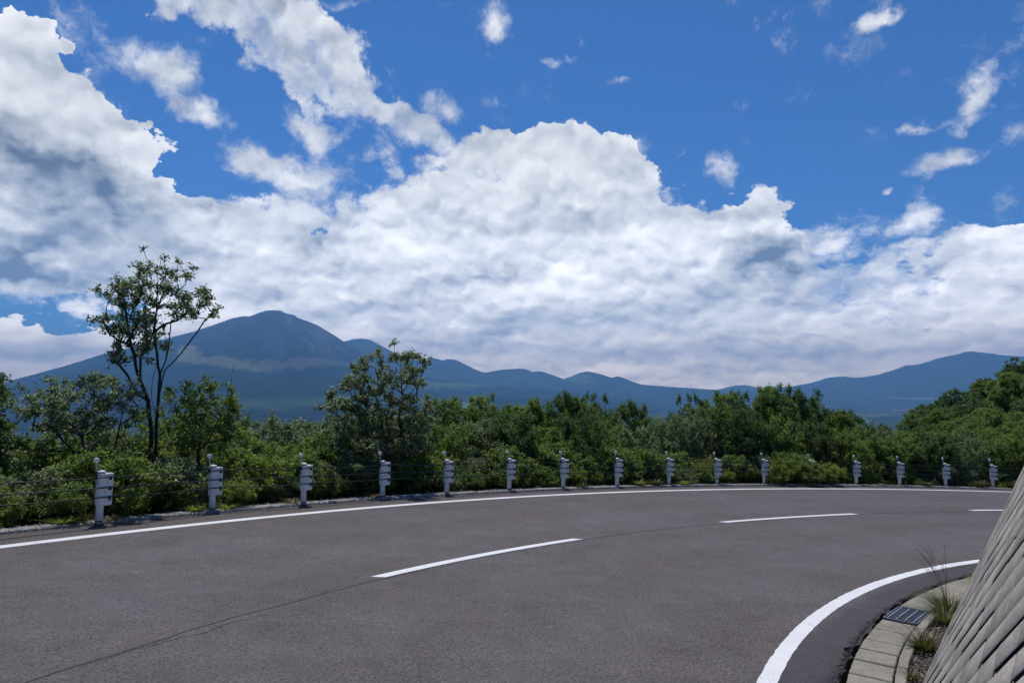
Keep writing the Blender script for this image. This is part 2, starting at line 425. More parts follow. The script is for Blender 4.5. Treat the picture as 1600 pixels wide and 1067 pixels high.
M['steel_pale'] = plain('grate_bar', (.30, .32, .35), .45, .4, .25, 12)
M['white_steel'] = plain('white_post_paint', (.84, .825, .79), .40, 0, .05, 2.5, dirt=((.34, .31, .27), .22))
M['white_cap'] = plain('white_cap_paint', (.72, .72, .73), .35, 0, .06, 5)
M['clamp'] = plain('clamp_black', (.015, .015, .016), .5)
M['cable'] = plain('cable_dark', (.030, .030, .033), .45, .5, .3, 30)
M['rod'] = plain('rod_paint', (.50, .49, .48), .45, 0, .2, 20, dirt=((.22, .13, .08), .5))
M['reflector'] = plain('reflector_white', (.75, .74, .72), .25, 0, .05)
M['red_sticker'] = plain('red_tape', (.28, .02, .015), .5)
M['rust'] = plain('rust_band', (.055, .035, .025), .8)
# bark, leaves --------------------------------------------------------
M['bark'] = plain('bark', (.050, .042, .036), .9, 0, .5, 22, bmp=.01)
M['bark_pale'] = plain('bark_pale', (.12, .105, .09), .9, 0, .4, 22, bmp=.01)
def leafmat(name, dark, light, pale, rough=.42, trans=.32, tcol=(.16, .24, .03)):
    m_, n, b, o = newmat(name)
    at = n.n('ShaderNodeAttribute', attribute_name='tint').outputs['Fac']
    oi = n.n('ShaderNodeObjectInfo').outputs['Random']
    c = n.mix(at, dark, light)
    c = n.mix(n.sm(at, .86, 1.0, 0, .8, 'LINEAR'), c, pale)
    c = n.vm('MULTIPLY', c, n.sm(oi, 0, 1, .78, 1.2, 'LINEAR'))
    hs = n.n('ShaderNodeHueSaturation', ins={'Color': c, 'Hue': n.sm(n.m('FRACT', n.m('MULTIPLY', oi, 7.31)), 0, 1, .485, .512, 'LINEAR'), 'Saturation': 1.0, 'Value': 1.0})
    n.link(hs.outputs[0], b.inputs['Base Color']); b.inputs['Roughness'].default_value = rough
    b.inputs['Specular IOR Level'].default_value = .5
    tr = n.n('ShaderNodeBsdfTranslucent'); n.link(n.mix(.5, hs.outputs[0], tcol), tr.inputs[0])
    mx = n.n('ShaderNodeMixShader', ins={0: trans, 1: b.outputs[0], 2: tr.outputs[0]})
    n.link(mx.outputs[0], o.inputs[0]); return m_
M['leaf'] = leafmat('leaf_green', (.060, .100, .016), (.215, .305, .062), (.42, .46, .25), rough=.5, trans=.52, tcol=(.30, .46, .07))
M['leaf_grey'] = leafmat('leaf_grey_green', (.100, .122, .050), (.30, .36, .17), (.54, .58, .42), rough=.46, trans=.46, tcol=(.30, .42, .14))
M['leaf_dark'] = leafmat('leaf_deep_green', (.036, .072, .018), (.118, .205, .052), (.25, .32, .15), rough=.5, trans=.42, tcol=(.20, .34, .06))
M['leaf_lime'] = leafmat('leaf_yellow_green', (.110, .142, .017), (.28, .37, .062), (.46, .5, .22), rough=.5, trans=.52, tcol=(.36, .50, .07))
M['grass'] = leafmat('grass_blade', (.10, .105, .03), (.24, .21, .08), (.38, .31, .17), trans=.3)
M['straw'] = plain('dry_stalk', (.13, .10, .065), .8, 0, .3, 30)
M['weed_rust'] = leafmat('weed_rust', (.07, .06, .012), (.17, .12, .03), (.17, .07, .04), trans=.3)

# ================================================================== lie of the land
CX, CY = 19.2, -5.93
def plane_z(x, y): return -.038 * x - .035 * y
def tt(phi): return (180 - phi) / 90.0
def R_out(phi):  t = np.clip(tt(phi), .30, 1.0); return ((1.679 * t - .124) * t - 1.754) * t + 30.729
def R_mid(phi):  t = np.clip(tt(phi), .27, .83); return ((19.638 * t - 31.616) * t + 15.367) * t + 22.905
def R_in(phi):   t = np.clip(tt(phi), .33, .64); return (-13.27 * t + 13.036) * t + 17.648
def R_gi(phi):   return R_in(phi) - .52 + .03 * np.clip(tt(phi), .3, .6)
def R_go(phi):   return R_gi(phi) - .42
def R_kerb(phi): t = np.clip(tt(phi), .3, 1.0); return R_out(phi) + 1.0 - .15 * t
def pol(r, phi): a = np.radians(phi); return CX + r * np.cos(a), CY + r * np.sin(a)
WALL_R, WALL_A, WALL_L = 19.68, 67.5, 4.2

def ground_z(x, y):
    x = np.asarray(x, float); y = np.asarray(y, float)
    r = np.hypot(x - CX, y - CY); pz = plane_z(x, y)
    d0 = np.hypot(x, y)
    # valley side falls away
    e = np.maximum(r - 31.55, 0)
    val = -.38 * np.minimum(e, 70) - .30 * np.clip(e - 70, 0, 260) - .12 * np.clip(e - 330, 0, 900) - .006 * np.clip(e - 1230, 0, 5000)
    val = pz * np.exp(-e / 120) + val + sstep(2, 9, e) * fbm(x * .12, y * .12, 4) * .8 + sstep(200, 900, e) * (fbm(x * .0022, y * .0022, 6) * 55) + sstep(3000, 9000, e) * fbm(x * .00035, y * .00035, 5) * 60
    # wooded spur rising to the right beyond the bend
    s = (x + y) / math.sqrt(2); d = (y - x) / math.sqrt(2)
    rid = -1.5 + .215 * np.clip(s - 34, -5, 46) + .05 * np.clip(s - 80, 0, 60) - .35 * np.clip(s - 150, 0, 2000)
    sp = rid - .60 * np.maximum(d, 0) + .10 * np.clip(-d, 0, 60) + fbm(x * .05, y * .05, 4) * 1.6
    k = sstep(31.6, 36, r)
    out = np.where(e > 0, val + k * np.maximum(0, np.maximum(sp, val) - val), pz)
    # hill inside the bend, above the block wall
    top = WALL_L * math.cos(R(WALL_A)); rt = WALL_R - top
    hill = pz + WALL_L * math.sin(R(WALL_A)) - .12 + np.clip(rt - r, 0, 30) * .42
    out = np.where(r < rt, hill, out)
    inner = (r >= rt) & (r < WALL_R - .02)
    out = np.where(inner, pz + (WALL_R - r) * math.tan(R(WALL_A)) - .35, out)
    road = (r >= WALL_R - .02) & (r <= 31.55)
    out = np.where(road, pz - .16, out)
    return out
# ground sheet, fanned round the centre of the bend
ra = np.concatenate([[0.5, 5, 10, 14, 16, 17.2, 18.05, 18.09, 19.0, 19.62, 19.66, 25, 31.5, 31.56], 31.56 + np.cumsum(.35 * 1.047 ** np.arange(176))])
ra = ra[ra < 24300]; ra = np.append(ra, 24500)
pa_ = np.concatenate([np.arange(40, 160, .25), np.arange(160, 400, 2.0)])
PH, RA = np.meshgrid(np.radians(pa_), ra)
X = CX + RA * np.cos(PH); Y = CY + RA * np.sin(PH); Z = ground_z(X, Y)
nr, na = X.shape
idx = np.arange(nr * na).reshape(nr, na)
i0 = idx[:-1]; i1 = idx[1:]
Fq = np.stack([i0, i1, np.roll(i1, -1, 1), np.roll(i0, -1, 1)], -1).reshape(-1, 4)
me = mesh_np('ground', np.stack([X, Y, Z], -1).reshape(-1, 3), Fq, True)

def forestmat(name, near=True):
    m_, n, b, o = newmat(name); v = n.n('ShaderNodeNewGeometry').outputs['Position']
    cr_ = n.n('ShaderNodeTexVoronoi', feature='F1', ins={'Vector': v, 'Scale': .12, 'Detail': 2.0}).outputs['Distance']
    a = n.noise(v, .0016, 8, .62); bb = n.noise(v, .02, 6, .65)
    c = n.mix(n.sm(a, .35, .65), (.014, .026, .010), (.030, .046, .015))
    c = n.vm('MULTIPLY', c, n.sm(bb, .3, .7, .6, 1.5, 'LINEAR'))
    # fields and clearings far out on the plain
    fv = n.n('ShaderNodeTexVoronoi', feature='F1', ins={'Vector': n.vm('MULTIPLY', v, (1.0, .5, 0)), 'Scale': .0016, 'Detail': 1.0})
    sepc = n.n('ShaderNodeSeparateXYZ', ins={0: fv.outputs['Color']})
    patch = n.m('MULTIPLY', n.sm(sepc.outputs[0], .60, .66), n.sm(n.noise(v, .00042, 3, .5), .50, .60))
    sepp = n.n('ShaderNodeSeparateXYZ', ins={0: v})
    far_ = n.sm(sepp.outputs[1], 2600, 4200)
    c = n.mix(n.m('MULTIPLY', n.m('MULTIPLY', patch, far_), .75), c, (.13, .16, .065))
    n.link(c, b.inputs['Base Color']); b.inputs['Roughness'].default_value = .95; b.inputs['Specular IOR Level'].default_value = .1
    bump(n, b, n.m('ADD', n.m('SUBTRACT', 1.0, cr_), bb), 6.0, .9)
    return m_
M['forest'] = forestmat('forest_floor')
tag(link('ground', me, None, M['forest']), kind='structure')

# ------------------------------------------------------------------ road
def strip(name, rin, rout, p0, p1, step, mat, dz=0.0, nr=2, jit_in=0.0, jit_out=0.0, jit_edge=0.0, seed=1, skirt=0.0):
    ph = np.arange(p0, p1 + 1e-6, step)
    ri = np.broadcast_to(rin(ph) if callable(rin) else rin, ph.shape).astype(float); ro = np.broadcast_to(rout(ph) if callable(rout) else rout, ph.shape).astype(float)
    if jit_in: ri = ri + jit_in * 2 * fbm(ph * 11 + seed, ph * 0 + seed, 4, .7)
    if jit_out: ro = ro + jit_out * 2 * fbm(ph * 9 + seed * 3, ph * 0 + 5, 4, .7)
    k = np.linspace(0, 1, nr)[:, None]
    r = ri[None] * (1 - k) + ro[None] * k
    if jit_edge: r[0] += jit_edge * 2 * fbm(ph * 2.6 + seed, ph * 0 + seed, 4, .75)
    x, y = pol(r, np.broadcast_to(ph, r.shape)); z = plane_z(x, y) + dz
    V = np.stack([x, y, z], -1).reshape(-1, 3); na = len(ph); rows = nr
    if skirt:
        for row in (0, nr - 1):
            q = np.stack([x[row], y[row], z[row] - skirt], -1); V = np.concatenate([V, q])
    id_ = np.arange(rows * na).reshape(rows, na)
    F = [np.stack([id_[:-1, :-1], id_[1:, :-1], id_[1:, 1:], id_[:-1, 1:]], -1).reshape(-1, 4)[:, ::-1]]
    if skirt:
        s0 = np.arange(na) + rows * na; s1 = s0 + na
        F.append(np.stack([id_[0, :-1], id_[0, 1:], s0[1:], s0[:-1]], -1)); F.append(np.stack([id_[-1, 1:], id_[-1, :-1], s1[:-1], s1[1:]], -1))
    return link(name, mesh_np(name, V, np.concatenate(F)), None, mat)
tag(strip('road', R_gi, lambda p: R_kerb(p) + .15, 45, 232, .3, M['asphalt'], 0, 24, jit_edge=.05, skirt=.12), kind='structure')
LW = .125
tag(strip('outer_edge_line', lambda p: R_out(p) - .14, lambda p: R_out(p) + .07, 45, 232, .25, M['paint'], .004, 2), kind='structure')
tag(strip('inner_edge_line', lambda p: R_in(p) - LW / 2 - .01, lambda p: R_in(p) + LW / 2 + .01, 45, 232, .25, M['paint'], .004, 3, jit_in=.003, jit_out=.005), kind='structure')
def phi_of(x, y): return math.degrees(math.atan2(y - CY, x - CX))
dash = []
pa0, pa1 = phi_of(-1.62, 8.44), phi_of(1.15, 11.55)
pb0, pb1 = phi_of(4.33, 14.19), phi_of(8.13, 16.4)
per = ((pa0 - pb0) + (pa1 - pb1)) / 2
dash = [(pa1, pa0), (pb1, pb0)] + [(pb1 - per * k, pb0 - per * k) for k in (1, 2, 3)] + [(pa1 + per * k, pa0 + per * k) for k in (1, 2, 3, 4)]
dash[2] = (phi_of(12.01, 18.07) - 9.6, phi_of(12.01, 18.07))
V = []; F = []
for q0, q1 in dash:
    ph = np.linspace(q0, q1, 24); base = len(V)
    for p in ph:
        for s in (-.5, .5):
            x, y = pol(R_mid(p) + .045 + s * .15, p + s * .25); V.append((x, y, plane_z(x, y) + .004))
    for i in range(23): F.append((base + 2 * i, base + 2 * i + 1, base + 2 * i + 3, base + 2 * i + 2))
tag(link('centre_line_dashes', mesh_np('centre_line_dashes', np.array(V), np.array(F)[:, ::-1]), None, M['paint']), kind='structure')
# paving seam that wanders along the middle of the road
ph = np.arange(60, 190, .12)
rs = R_mid(ph) - .05 + .05 * fbm(ph * .5, ph * 0, 4, .6)
wd = .007 + .010 * np.clip(fbm(ph * 2.1, ph * 0 + 4, 3) + .4, 0, 1) + .02 * np.clip(fbm(ph * .4, ph * 0 + 9, 2) - .12, 0, 1)
x0, y0 = pol(rs - wd, ph); x1, y1 = pol(rs + wd, ph); na = len(ph)
V = np.concatenate([np.stack([x0, y0, plane_z(x0, y0) + .003], -1), np.stack([x1, y1, plane_z(x1, y1) + .003], -1)])
k = np.arange(na - 1)
tag(link('road_seam', mesh_np('road_seam', V, np.stack([k, k + 1, na + k + 1, na + k], -1)), None, M['tar']), kind='structure')
def crack(name, p0, p1, off0, off1, w, seed):
    ph = np.arange(p0, p1, .06); t = (ph - p0) / (p1 - p0)
    rs = R_mid(ph) - .05 + off0 * (1 - t) + off1 * t + .09 * fbm(ph * 1.3 + seed, ph * 0 + seed, 5, .65)
    wd = w * np.sin(np.pi * t) ** .4 * (.6 + .8 * np.abs(fbm(ph * 5, ph * 0 + seed, 3)))
    x0, y0 = pol(rs - wd, ph); x1, y1 = pol(rs + wd, ph); na = len(ph)
    V = np.concatenate([np.stack([x0, y0, plane_z(x0, y0) + .0035], -1), np.stack([x1, y1, plane_z(x1, y1) + .0035], -1)]); k = np.arange(na - 1)
    tag(link(name, mesh_np(name, V, np.stack([k, k + 1, na + k + 1, na + k], -1)), None, M['tar']), kind='structure')
crack('road_crack', 149.5, 153.5, -.16, -.05, .006, 3)
crack('road_crack', 142.0, 144.6, -.10, -.02, .005, 8)
crack('road_crack', 145.8, 148.2, .03, .10, .004, 12)
# outer kerb: low cast strip with a ragged back edge
def kerb():
    ph = np.arange(46, 231, .1); rows = [(0, -.10), (0.0, .02), (.03, .035), (.22, .04), (.36, .02), (.42, -.15)]
    V = []
    for k, (dr, dz) in enumerate(rows):
        j = .03 * fbm(ph * 6 + k, ph * 0 + k, 4, .7) * (1 if k > 2 else .5); x, y = pol(R_kerb(ph) + dr + j, ph)
        V.append(np.stack([x, y, plane_z(x, y) + dz + .012 * fbm(ph * 14, ph * 0 + 3 * k, 3)], -1))
    na = len(ph); V = np.concatenate(V); id_ = np.arange(len(rows) * na).reshape(len(rows), na)
    F = np.stack([id_[:-1, :-1], id_[1:, :-1], id_[1:, 1:], id_[:-1, 1:]], -1).reshape(-1, 4)[:, ::-1]
    tag(link('kerb', mesh_np('kerb', V, F), None, M['kerb']), kind='structure')
kerb()
# ================================================================== gutter
ORD = ['first', 'second', 'third', 'fourth', 'fifth', 'sixth', 'seventh', 'eighth', 'ninth', 'tenth', 'eleventh', 'twelfth', 'thirteenth', 'fourteenth', 'fifteenth', 'sixteenth', 'seventeenth', 'eighteenth', 'nineteenth', 'twentieth', 'twenty-first', 'twenty-second', 'twenty-third', 'twenty-fourth', 'twenty-fifth'] + ['twenty-' + q for q in ('sixth', 'seventh', 'eighth', 'ninth')] + ['thirtieth'] + ['thirty-' + q for q in ('first', 'second', 'third', 'fourth', 'fifth', 'sixth', 'seventh', 'eighth', 'ninth')] + ['fortieth'] + ['forty-' + q for q in ('first', 'second', 'third', 'fourth', 'fifth')]
def arc_block(name, rin, rout, p0, p1, z0, z1, mat, bev=.006, n=5, parent=None, jit=0.0, seed=0):
    """cast piece following the bend, chamfered along its top edges"""
    rnd = random.Random(seed); V = []; F = []
    db = math.degrees(bev / 20.0)
    prof = lambda ri, ro: [(ri, z0), (ri, z1 - bev), (ri + bev, z1), (ro - bev, z1), (ro, z1 - bev), (ro, z0)]
    phs = [p0, p0 + db] + list(np.linspace(p0, p1, n + 2)[1:-1]) + [p1 - db, p1]
    for i, p in enumerate(phs):
        ri = float(rin(p)) if callable(rin) else rin; ro = float(rout(p)) if callable(rout) else rout
        for j, (r, z) in enumerate(prof(ri, ro)):
            if i in (0, len(phs) - 1): z = min(z, z1 - bev)
            x, y = pol(r + (rnd.uniform(-1, 1) * jit if j in (1, 2, 3, 4) else 0), p); V.append((x, y, float(plane_z(x, y)) + z))
    m6 = 6
    for i in range(len(phs) - 1):
        for j in range(5): F.append((i * 6 + j, i * 6 + j + 1, (i + 1) * 6 + j + 1, (i + 1) * 6 + j))
    F.append((0, 1, 2, 3, 4, 5)[::-1]); e = (len(phs) - 1) * 6; F.append(tuple(e + k for k in range(6)))
    me = bpy.data.meshes.new(name); me.from_pydata(V, [], [f[::-1] for f in F]); me.update()
    o = link(name, me, parent, mat); return o
SI = lambda p: R_gi(p) - .345
SO = lambda p: R_gi(p) - .03
joints = [149.6, 148.3, 147.0, 145.75, 144.45, 143.3, 142.3, 141.3, 140.0, 138.75]
cnt = len(joints) - 1
for i in range(cnt):
    k = cnt - 1 - i      # 0 = touches the grate
    rnd = random.Random(i)
    o = arc_block('gutter_slab', SI, SO, joints[i + 1] + .04, joints[i] - .04, -.13, .008 + rnd.uniform(-.004, .005), M['gutter'], .008, 4, seed=i, jit=.003)
    where = 'touching the steel drain grate' if k == 0 else '%s slab on the camera side of the steel drain grate' % ORD[k]
    tag(o, 'worn beige concrete gutter slab, ' + where, 'gutter slab', 'concrete gutter slabs by the block wall')
for i, (a, b_) in enumerate([(136.55, 134.6), (134.6, 132.6), (132.6, 130.6), (130.6, 128.6), (128.6, 126.6)]):
    o = arc_block('gutter_slab', SI, SO, b_ + .03, a - .03, -.13, .008, M['gutter'], .008, 6, seed=20 + i, jit=.003)
    tag(o, 'long beige concrete gutter slab, %s beyond the steel drain grate' % ('directly' if i == 0 else ORD[i] + ' piece'), 'gutter slab', 'concrete gutter slabs by the block wall')
# low L-shaped edging on the wall side
pieces = [149.6, 147.5, 145.4, 143.3, 141.2, 139.1, 137.0, 134.9, 132.8, 130.7]
for i in range(len(pieces) - 1):
    o = arc_block('edging_stone', lambda p: R_gi(p) - .44, lambda p: R_gi(p) - .362, pieces[i + 1] + .03, pieces[i] - .03, -.13, .02, M['gutter'], .006, 5, seed=60 + i, jit=.003)
    tag(o, 'narrow concrete edging stone between gutter slabs and wall, %s from the bottom edge' % ORD[i], 'edging stone', 'narrow edging stones along the gutter')
# drain grate
g0, g1 = 136.6, 138.7
gx, gy = pol(float(R_gi((g0 + g1) / 2)) - .19, (g0 + g1) / 2)
gr = empty('drain_grate', (gx, gy, float(plane_z(gx, gy))), R((g0 + g1) / 2))
gr.rotation_euler = (0, 0, 0)
tag(gr, 'dark blue grey steel drain grate let into the concrete gutter', 'drain grate')
def grate():
    fr = MB(); A = R((g0 + g1) / 2); er = Vector((math.cos(A), math.sin(A), 0)); et = Vector((-math.sin(A), math.cos(A), 0))
    L = .33; W = .155
    tilt = lambda q: Vector((q.x, q.y, q.z - .038 * q.x - .035 * q.y))
    def bar(mb, a0, a1, b0, b1, z0, z1):
        P = [er * a + et * b + Vector((0, 0, z)) for z in (z0, z1) for a, b in ((a0, b0), (a1, b0), (a1, b1), (a0, b1))]
        mb.add([tilt(p) for p in P], [(0, 3, 2, 1), (4, 5, 6, 7), (0, 1, 5, 4), (1, 2, 6, 5), (2, 3, 7, 6), (3, 0, 4, 7)])
    for s in (-1, 1):
        bar(fr, -W, W, s * L - .012, s * L + .012, -.06, .012)
        bar(fr, s * W - .008, s * W + .008, -L + .014, L - .014, -.06, .011)
    fr.build('frame', M['steel'], gr)
    for k in range(4):
        c = MB(); a = -W + .035 + k * .08; bar(c, a - .006, a + .006, -L + .014, L - .014, -.05, .013); c.build('main_bar', M['steel_pale'], gr)
    c = MB()
    for k in range(27):
        b = -L + .03 + k * .0235; bar(c, -W + .010, W - .010, b - .005, b + .005, -.030, .006)
    c.build('cross_bars', M['steel'], gr)
    c = MB(); bar(c, -W, W, -L, L, -.13, -.09); c.build('pit_floor', M['rust'], gr)
grate()
# bed of gravel and litter between edging and wall
tag(strip('verge', WALL_R - .05, lambda p: R_gi(p) - .37, 100, 200, .25, plain('soil', (.085, .075, .06), .95, 0, .5, 14, bmp=.02), -.035, 5), kind='structure')
def scatter(name, n, fn, size, mat, seed, flat=.6, label=None, cat=None):
    rs = np.random.RandomState(seed); ph, r, dz = fn(rs, n); x, y = pol(r, ph); z = plane_z(x, y) + dz
    base = np.array([[1, 0, 0], [0, 1, 0], [-1, 0, 0], [0, -1, 0], [0, 0, 1], [0, 0, -1]], float)
    tri = np.array([[0, 1, 4], [1, 2, 4], [2, 3, 4], [3, 0, 4], [1, 0, 5], [2, 1, 5], [3, 2, 5], [0, 3, 5]])
    s = size[0] + (size[1] - size[0]) * rs.rand(n, 1, 1) ** 2.2
    V = base[None] * s * (0.6 + .8 * rs.rand(n, 6, 1)) * np.array([1, 1, flat])
    a = rs.rand(n) * 6.28; ca, sa = np.cos(a)[:, None], np.sin(a)[:, None]
    V = np.stack([V[..., 0] * ca - V[..., 1] * sa, V[..., 0] * sa + V[..., 1] * ca, V[..., 2]], -1) + np.stack([x, y, z], -1)[:, None]
    F = (tri[None] + 6 * np.arange(n)[:, None, None]).reshape(-1, 3)
    o = link(name, mesh_np(name, V.reshape(-1, 3), F, False, np.repeat(rs.rand(n), 6)), None, mat)
    return tag(o, label, cat, None, 'stuff')
def tintmat(name, cols, rough=.9):
    m_, n, b, o = newmat(name); at = n.n('ShaderNodeAttribute', attribute_name='tint').outputs['Fac']
    rp = n.n('ShaderNodeValToRGB', ins={0: at}); rp.color_ramp.interpolation = 'CONSTANT'
    for i, (p, c) in enumerate(cols):
        e = rp.color_ramp.elements[i] if i < 2 else rp.color_ramp.elements.new(p)
        e.position = p; e.color = (*c, 1)
    n.link(rp.outputs[0], b.inputs['Base Color']); b.inputs['Roughness'].default_value = rough; return m_
M['litter'] = tintmat('litter', [(0, (.10, .075, .05)), (.3, (.28, .25, .21)), (.5, (.16, .11, .075)), (.7, (.40, .37, .33)), (.86, (.05, .04, .03))])
M['crumbs'] = tintmat('crumbs', [(0, (.018, .018, .019)), (.45, (.035, .034, .034)), (.8, (.12, .11, .10)), (.93, (.30, .29, .27))])
M['grit'] = tintmat('grit', [(0, (.24, .23, .215)), (.35, (.34, .325, .31)), (.6, (.15, .14, .12)), (.8, (.44, .43, .41)), (.93, (.09, .075, .05))])
scatter('leaf_litter', 9000, lambda rs, n: ((p := 126 + 26 * rs.rand(n)), WALL_R + .0 + (R_gi(p) - .43 - WALL_R) * rs.rand(n), -.03 + .03 * rs.rand(n)), (.004, .016), M['litter'], 3, .35, 'brown leaf litter and pale gravel in the strip between edging and wall', 'leaf litter')
scatter('asphalt_crumbs', 4200, lambda rs, n: ((p := 124 + 28 * rs.rand(n)), R_gi(p) + .02 + np.abs(rs.randn(n)) * .028 - .01, .004 + 0 * p), (.002, .007), M['crumbs'], 4, .7, 'dark crumbled asphalt grit along the edge of the gutter', 'asphalt crumbs')
scatter('roadside_grit', 16000, lambda rs, n: ((p := 84 + 72 * rs.rand(n)), R_kerb(p) + .16 + rs.randn(n) * .12, .035 + 0 * p), (.005, .024), M['grit'], 5, .6, 'pale grit lying on the low kerb under the guard posts', 'grit')
scatter('road_grit', 420, lambda rs, n: ((p := 95 + 60 * rs.rand(n)), 20.9 + 10.2 * rs.rand(n), .005 + 0 * p), (.004, .013), M['grit'], 6, .6, 'single pale stones scattered over the asphalt', 'road grit')

# ================================================================== block wall
def wallpt(p, l, out):
    """p compass angle in degrees, l distance up the slope, out distance off the face"""
    a = R(WALL_A); bx, by = pol(WALL_R, p); r = WALL_R - l * np.cos(a) + out * np.sin(a)
    x, y = pol(r, p); return np.stack([x, y, plane_z(bx, by) + l * np.sin(a) + out * np.cos(a)], -1)
def block_wall():
    root = empty('retaining_wall', (CX - WALL_R + .5, CY + 6, .2)); root.location = (0, 0, 0)
    tag(root, 'leaning grey concrete block wall with dark diagonal slots at the right edge', 'retaining wall')
    P0, P1 = 105.0, 176.0
    ph = np.arange(P0, P1 + .1, .5); ls = np.linspace(-.3, WALL_L, 12)
    V = np.concatenate([wallpt(ph, l, np.full(len(ph), -.075)) for l in ls] + [wallpt(ph, WALL_L, np.full(len(ph), -.5))])
    na = len(ph); id_ = np.arange(13 * na).reshape(13, na)
    F = np.stack([id_[:-1, :-1], id_[:-1, 1:], id_[1:, 1:], id_[1:, :-1]], -1).reshape(-1, 4)[:, ::-1]
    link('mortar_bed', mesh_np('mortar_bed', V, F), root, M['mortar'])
    # square blocks set on their corners; a = along the dark open joints, b = across
    A, B = WB_A, WB_B
    th = R(WB_T)                     # slope of the open joints against the course line
    ua = np.array([math.cos(th), math.sin(th)]); ub = np.array([-math.cos(R(WB_T2)), math.sin(R(WB_T2))])
    rs = np.random.RandomState(11)
    V = []; F = []; FI = []; TN = []; VM = []; FM = []; S0 = math.radians(P0) * WALL_R; S1 = math.radians(P1) * WALL_R
    hash_ = lambda i, j, k: _perm[(i * 7 + k * 31) & 255, (j * 13 + k * 57) & 255]
    det = ua[0] * ub[1] - ua[1] * ub[0]
    Sc = math.radians(140) * WALL_R
    for i in range(-100, 100):
        for j in range(-140, 140):
            # brick-like shift of neighbouring rows breaks the cross joints
            o = Sc * np.array([1, 0]) + ua * i * A + ub * j * B
            c = o + ua * A / 2 + ub * B / 2
            if not (S0 + .3 < c[0] < S1 - .3 and -.25 < c[1] < WALL_L + .05): continue
            # open joint width below / above, tight joints at the ends
            op = (i + j) % 3 != 0 and hash_(i, j, 1) > .06
            gl = .029 + .014 * hash_(i, j, 2) if op else .0012
            if op and c[0] < math.radians(146) * WALL_R: gl *= 1.35
            gu = .0008
            ge = .0028
            q = [o + ua * ge + ub * gl, o + ua * (A - ge) + ub * gl, o + ua * (A - ge) + ub * (B - gu), o + ua * ge + ub * (B - gu)]
            out = .003 * (hash_(i, j, 4) - .5); cc = sum(q) / 4
            rings = [(q, -.08), (q, out - .003), ([p + (cc - p) / np.linalg.norm(cc - p) * .005 for p in q], out)]
            base = len(V); TN += [hash_(i, j, 3)] * 12
            for pts, h in rings:
                for p in pts: V.append((math.degrees(p[0] / WALL_R), min(max(p[1], -.28), WALL_L), h))
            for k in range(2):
                for e in range(4): FI.append(1 if k == 0 else 0); F.append((base + k * 4 + e, base + k * 4 + (e + 1) % 4, base + k * 4 + 4 + (e + 1) % 4, base + k * 4 + 4 + e))  # slot sides take the near-black material that paints their shade
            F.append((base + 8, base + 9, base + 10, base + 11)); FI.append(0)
            # mortar plug that closes each open joint near the block corners
            for ta in ((0.0,) if op else ()):
                m0 = o + ua * (ta * A - .016) - ub * .002; m1 = o + ua * (ta * A + .016) - ub * .002
                qq = [m0, m1, m1 + ub * .048, m0 + ub * .048]; base = len(VM)
                if hash_(i, j, 5 + int(ta * 2)) > .8: continue
                for p in qq: VM.append((math.degrees(p[0] / WALL_R), min(max(p[1], -.28), WALL_L), -.008))
                FM.append((base, base + 1, base + 2, base + 3))
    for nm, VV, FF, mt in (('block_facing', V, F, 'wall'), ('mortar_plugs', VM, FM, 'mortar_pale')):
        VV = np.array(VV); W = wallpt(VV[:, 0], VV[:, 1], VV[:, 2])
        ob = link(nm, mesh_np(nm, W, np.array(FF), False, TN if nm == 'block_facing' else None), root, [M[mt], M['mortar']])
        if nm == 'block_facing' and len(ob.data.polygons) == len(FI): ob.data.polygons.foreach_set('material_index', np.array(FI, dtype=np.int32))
    # white lime marks
    c = MB(); rnd = random.Random(5)
    for p, l in ((141.6, 1.55), (145.0, .62), (138.6, 1.9), (142.4, .75), (147.5, 1.2), (139.2, 2.5)):
        n_ = 9; pts = []
        for k in range(n_):
            a = 2 * math.pi * k / n_; rr_ = rnd.uniform(.6, 1.2)
            pts.append(wallpt(np.float64(p + math.degrees(.014 * rr_ * math.cos(a) / WALL_R)), np.float64(l + .034 * rr_ * math.sin(a)), np.float64(.006)))
        c.add(pts, [tuple(range(n_))])
    c.build('lime_marks', M['lime'], root)
    # coping on top
    cp = MB(); rows = [(WALL_L - .02, .03), (WALL_L + .1, .03), (WALL_L + .1, -.55)]
    ph = np.arange(P0, P1 + .1, .5); V = np.concatenate([wallpt(ph, l, np.full(len(ph), o_)) for l, o_ in rows]); id_ = np.arange(3 * len(ph)).reshape(3, -1)
    F = np.stack([id_[:-1, :-1], id_[:-1, 1:], id_[1:, 1:], id_[1:, :-1]], -1).reshape(-1, 4)[:, ::-1]
    link('coping', mesh_np('coping', V, F), root, M['wall'])
WB_A, WB_B, WB_T, WB_T2 = .27, .18, 45, 45
block_wall()

